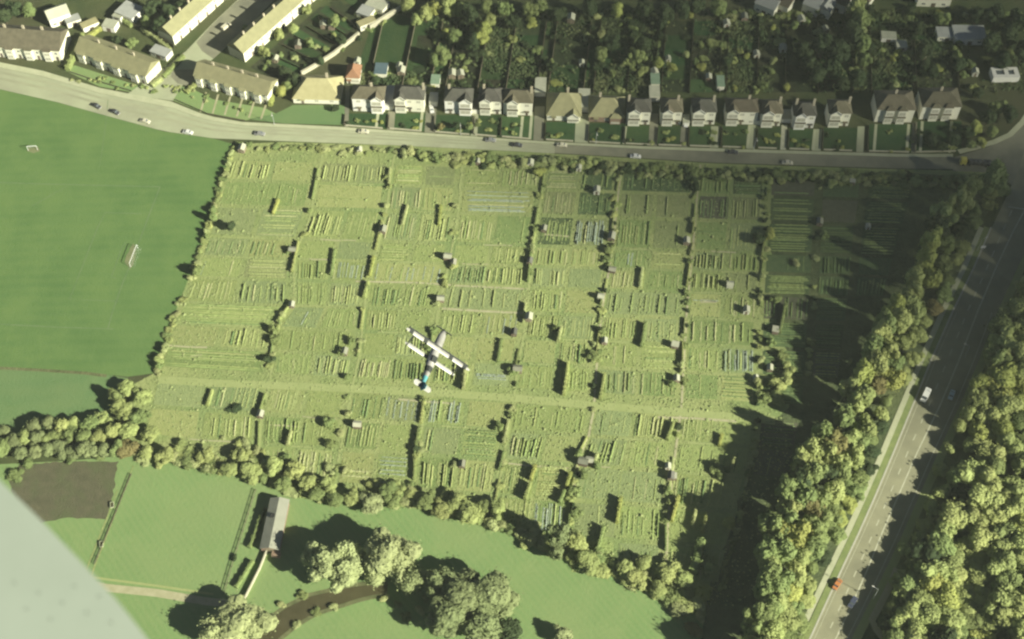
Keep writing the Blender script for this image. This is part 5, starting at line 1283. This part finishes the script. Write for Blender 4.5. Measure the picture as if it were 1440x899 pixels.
# ------------------------------------------------------------------ the wing of the camera's own aircraft, close by at the lower left
zq=CH-2.3
outline=[(-420,330),(-200,480),(-60,612),(0,674),(60,732),(120,794),(165,843),(205,893),(238,950),(262,1030),(262,1150),(200,1330),(-420,1330)]
P=[G(x,y,zq) for x,y in outline]; o=P[7]
cx=sum(p.x for p in P)/len(P); cy=sum(p.y for p in P)/len(P)
e=empty('aircraft_wing',(cx,cy,zq))
b=MB(); rings=[]
for sc,dz in ((.93,-.10),(.985,-.085),(1.0,-.05),(.995,-.015),(.985,0.0)):
    rings.append([((p.x-cx)*sc,(p.y-cy)*sc,dz) for p in P])
b.loft(rings,cap=False); n=len(P)
M_wing=mat('pale_wing_paint',C(0.317,0.364,0.296),C(0.340,0.389,0.318),6.0,rough=.7,spec=.1)
tr_=tessellate_polygon([[Vector((p.x,p.y,0)) for p in P]])
b.add([((p.x-cx)*.985,(p.y-cy)*.985,0) for p in P],[tuple(t) for t in tr_]); b.add([((p.x-cx)*.93,(p.y-cy)*.93,-.10) for p in P],[tuple(t) for t in tr_])
b.obj('wing_skin',M_wing,e)
b=MB()
for i in range(9):
    q=G(20+i*17,820+((i*37)%60),zq); b.tube((q.x-cx,q.y-cy,-.002),(q.x-cx,q.y-cy,.001),.0016,.0016,8)
b.obj('rivet',M_adark,e)
tag(e,'pale blurred wing edge of the aircraft carrying the camera, filling a corner','aircraft wing')

# ------------------------------------------------------------------ the hazy air
b=MB(); b.box(-1500,1500,-700,2000,-1.0,CH+8)
mh=bpy.data.materials.new('hazy_air'); mh.use_nodes=True; nth_=mh.node_tree; nth_.nodes.remove(nth_.nodes['Principled BSDF'])
hv=nth_.nodes.new('ShaderNodeVolumePrincipled'); hv.inputs['Color'].default_value=(.86,.93,.80,1); hv.inputs['Density'].default_value=HAZE
nth_.links.new(hv.outputs[0],nth_.nodes['Material Output'].inputs['Volume'])
o=b.obj('haze',mh); o['kind']='stuff'
# ------------------------------------------------------------------ unseen cloud added to the south-east, shaped to dim the eastern part
edge=[(470,-60),(560,60),(640,150),(720,215),(800,255),(900,300),(1000,350),(1080,400),(1180,455),(1300,505),(1440,560),(1600,620)]
E=[G(*q) for q in edge]
def sdist(x,y):
    # signed distance to the edge polyline, positive on the shaded (north-east) side
    best=1e9; sg=1
    p=Vector((x,y))
    for A,B in zip(E,E[1:]):
        a=Vector((A.x,A.y)); d=Vector((B.x,B.y))-a; t=max(0,min(1,(p-a).dot(d)/d.length_squared)); q=a+d*t; ds=(p-q).length
        if ds<best: best=ds; sg=1 if d.cross(p-a)>0 else -1
    return best*sg
CZ=900.0; offs=Vector((to_sun.x,to_sun.y))*(CZ/to_sun.z)
b=MB(); NX,NY=70,64; X0,X1,Y0,Y1=-260,560,40,760
grid=[]
for j in range(NY+1):
    for i in range(NX+1):
        x=X0+(X1-X0)*i/NX; y=Y0+(Y1-Y0)*j/NY
        s=sdist(x,y)+20; t=max(0,min(1,(s+30)/160)); t=t*t*(3-2*t)
        bd=min((x-X0),(X1-x),(y-Y0),(Y1-y))/60; bd=max(0,min(1,bd))
        yr_=G(720,196).y-(x-0)*.036; hb_=max(0,min(1,(y-yr_+16)/26)); hb_=hb_*hb_*(3-2*hb_)  # thins the added sheet over the houses so their fronts stay bright
        tt=t*bd*(16+2*noise.noise(Vector((x*.012,y*.012,0))))*(1-.68*hb_)
        grid.append((x,y,max(.02,tt)))
n=len(grid)
vs=[(x+offs.x,y+offs.y,CZ+t*.5) for x,y,t in grid]+[(x+offs.x,y+offs.y,CZ-t*.5) for x,y,t in grid]
fs=[]
for j in range(NY):
    for i in range(NX):
        a=j*(NX+1)+i; fs.append((a,a+1,a+NX+2,a+NX+1)); fs.append((n+a,n+a+NX+1,n+a+NX+2,n+a+1))
for i in range(NX):
    a=i; fs.append((a,n+a,n+a+1,a+1)); a=NY*(NX+1)+i; fs.append((a,a+1,n+a+1,n+a))
for j in range(NY):
    a=j*(NX+1); fs.append((a,a+NX+1,n+a+NX+1,n+a)); a+=NX; fs.append((a,n+a,n+a+NX+1,a+NX+1))
b.add(vs,fs); 
mc=bpy.data.materials.new('shade_cloud_vapour'); mc.use_nodes=True; ntc=mc.node_tree; ntc.nodes.remove(ntc.nodes['Principled BSDF'])
pv=ntc.nodes.new('ShaderNodeVolumePrincipled'); pv.inputs['Color'].default_value=(.9,.9,.9,1); pv.inputs['Density'].default_value=.105
ntc.links.new(pv.outputs[0],ntc.nodes['Material Output'].inputs['Volume'])
o=b.obj('shade_cloud',mc); o['kind']='structure'
for k,o in list(SP.items()):
    if 'spare' in o:
        for ch in list(o.children): bpy.data.objects.remove(ch)
        bpy.data.objects.remove(o)
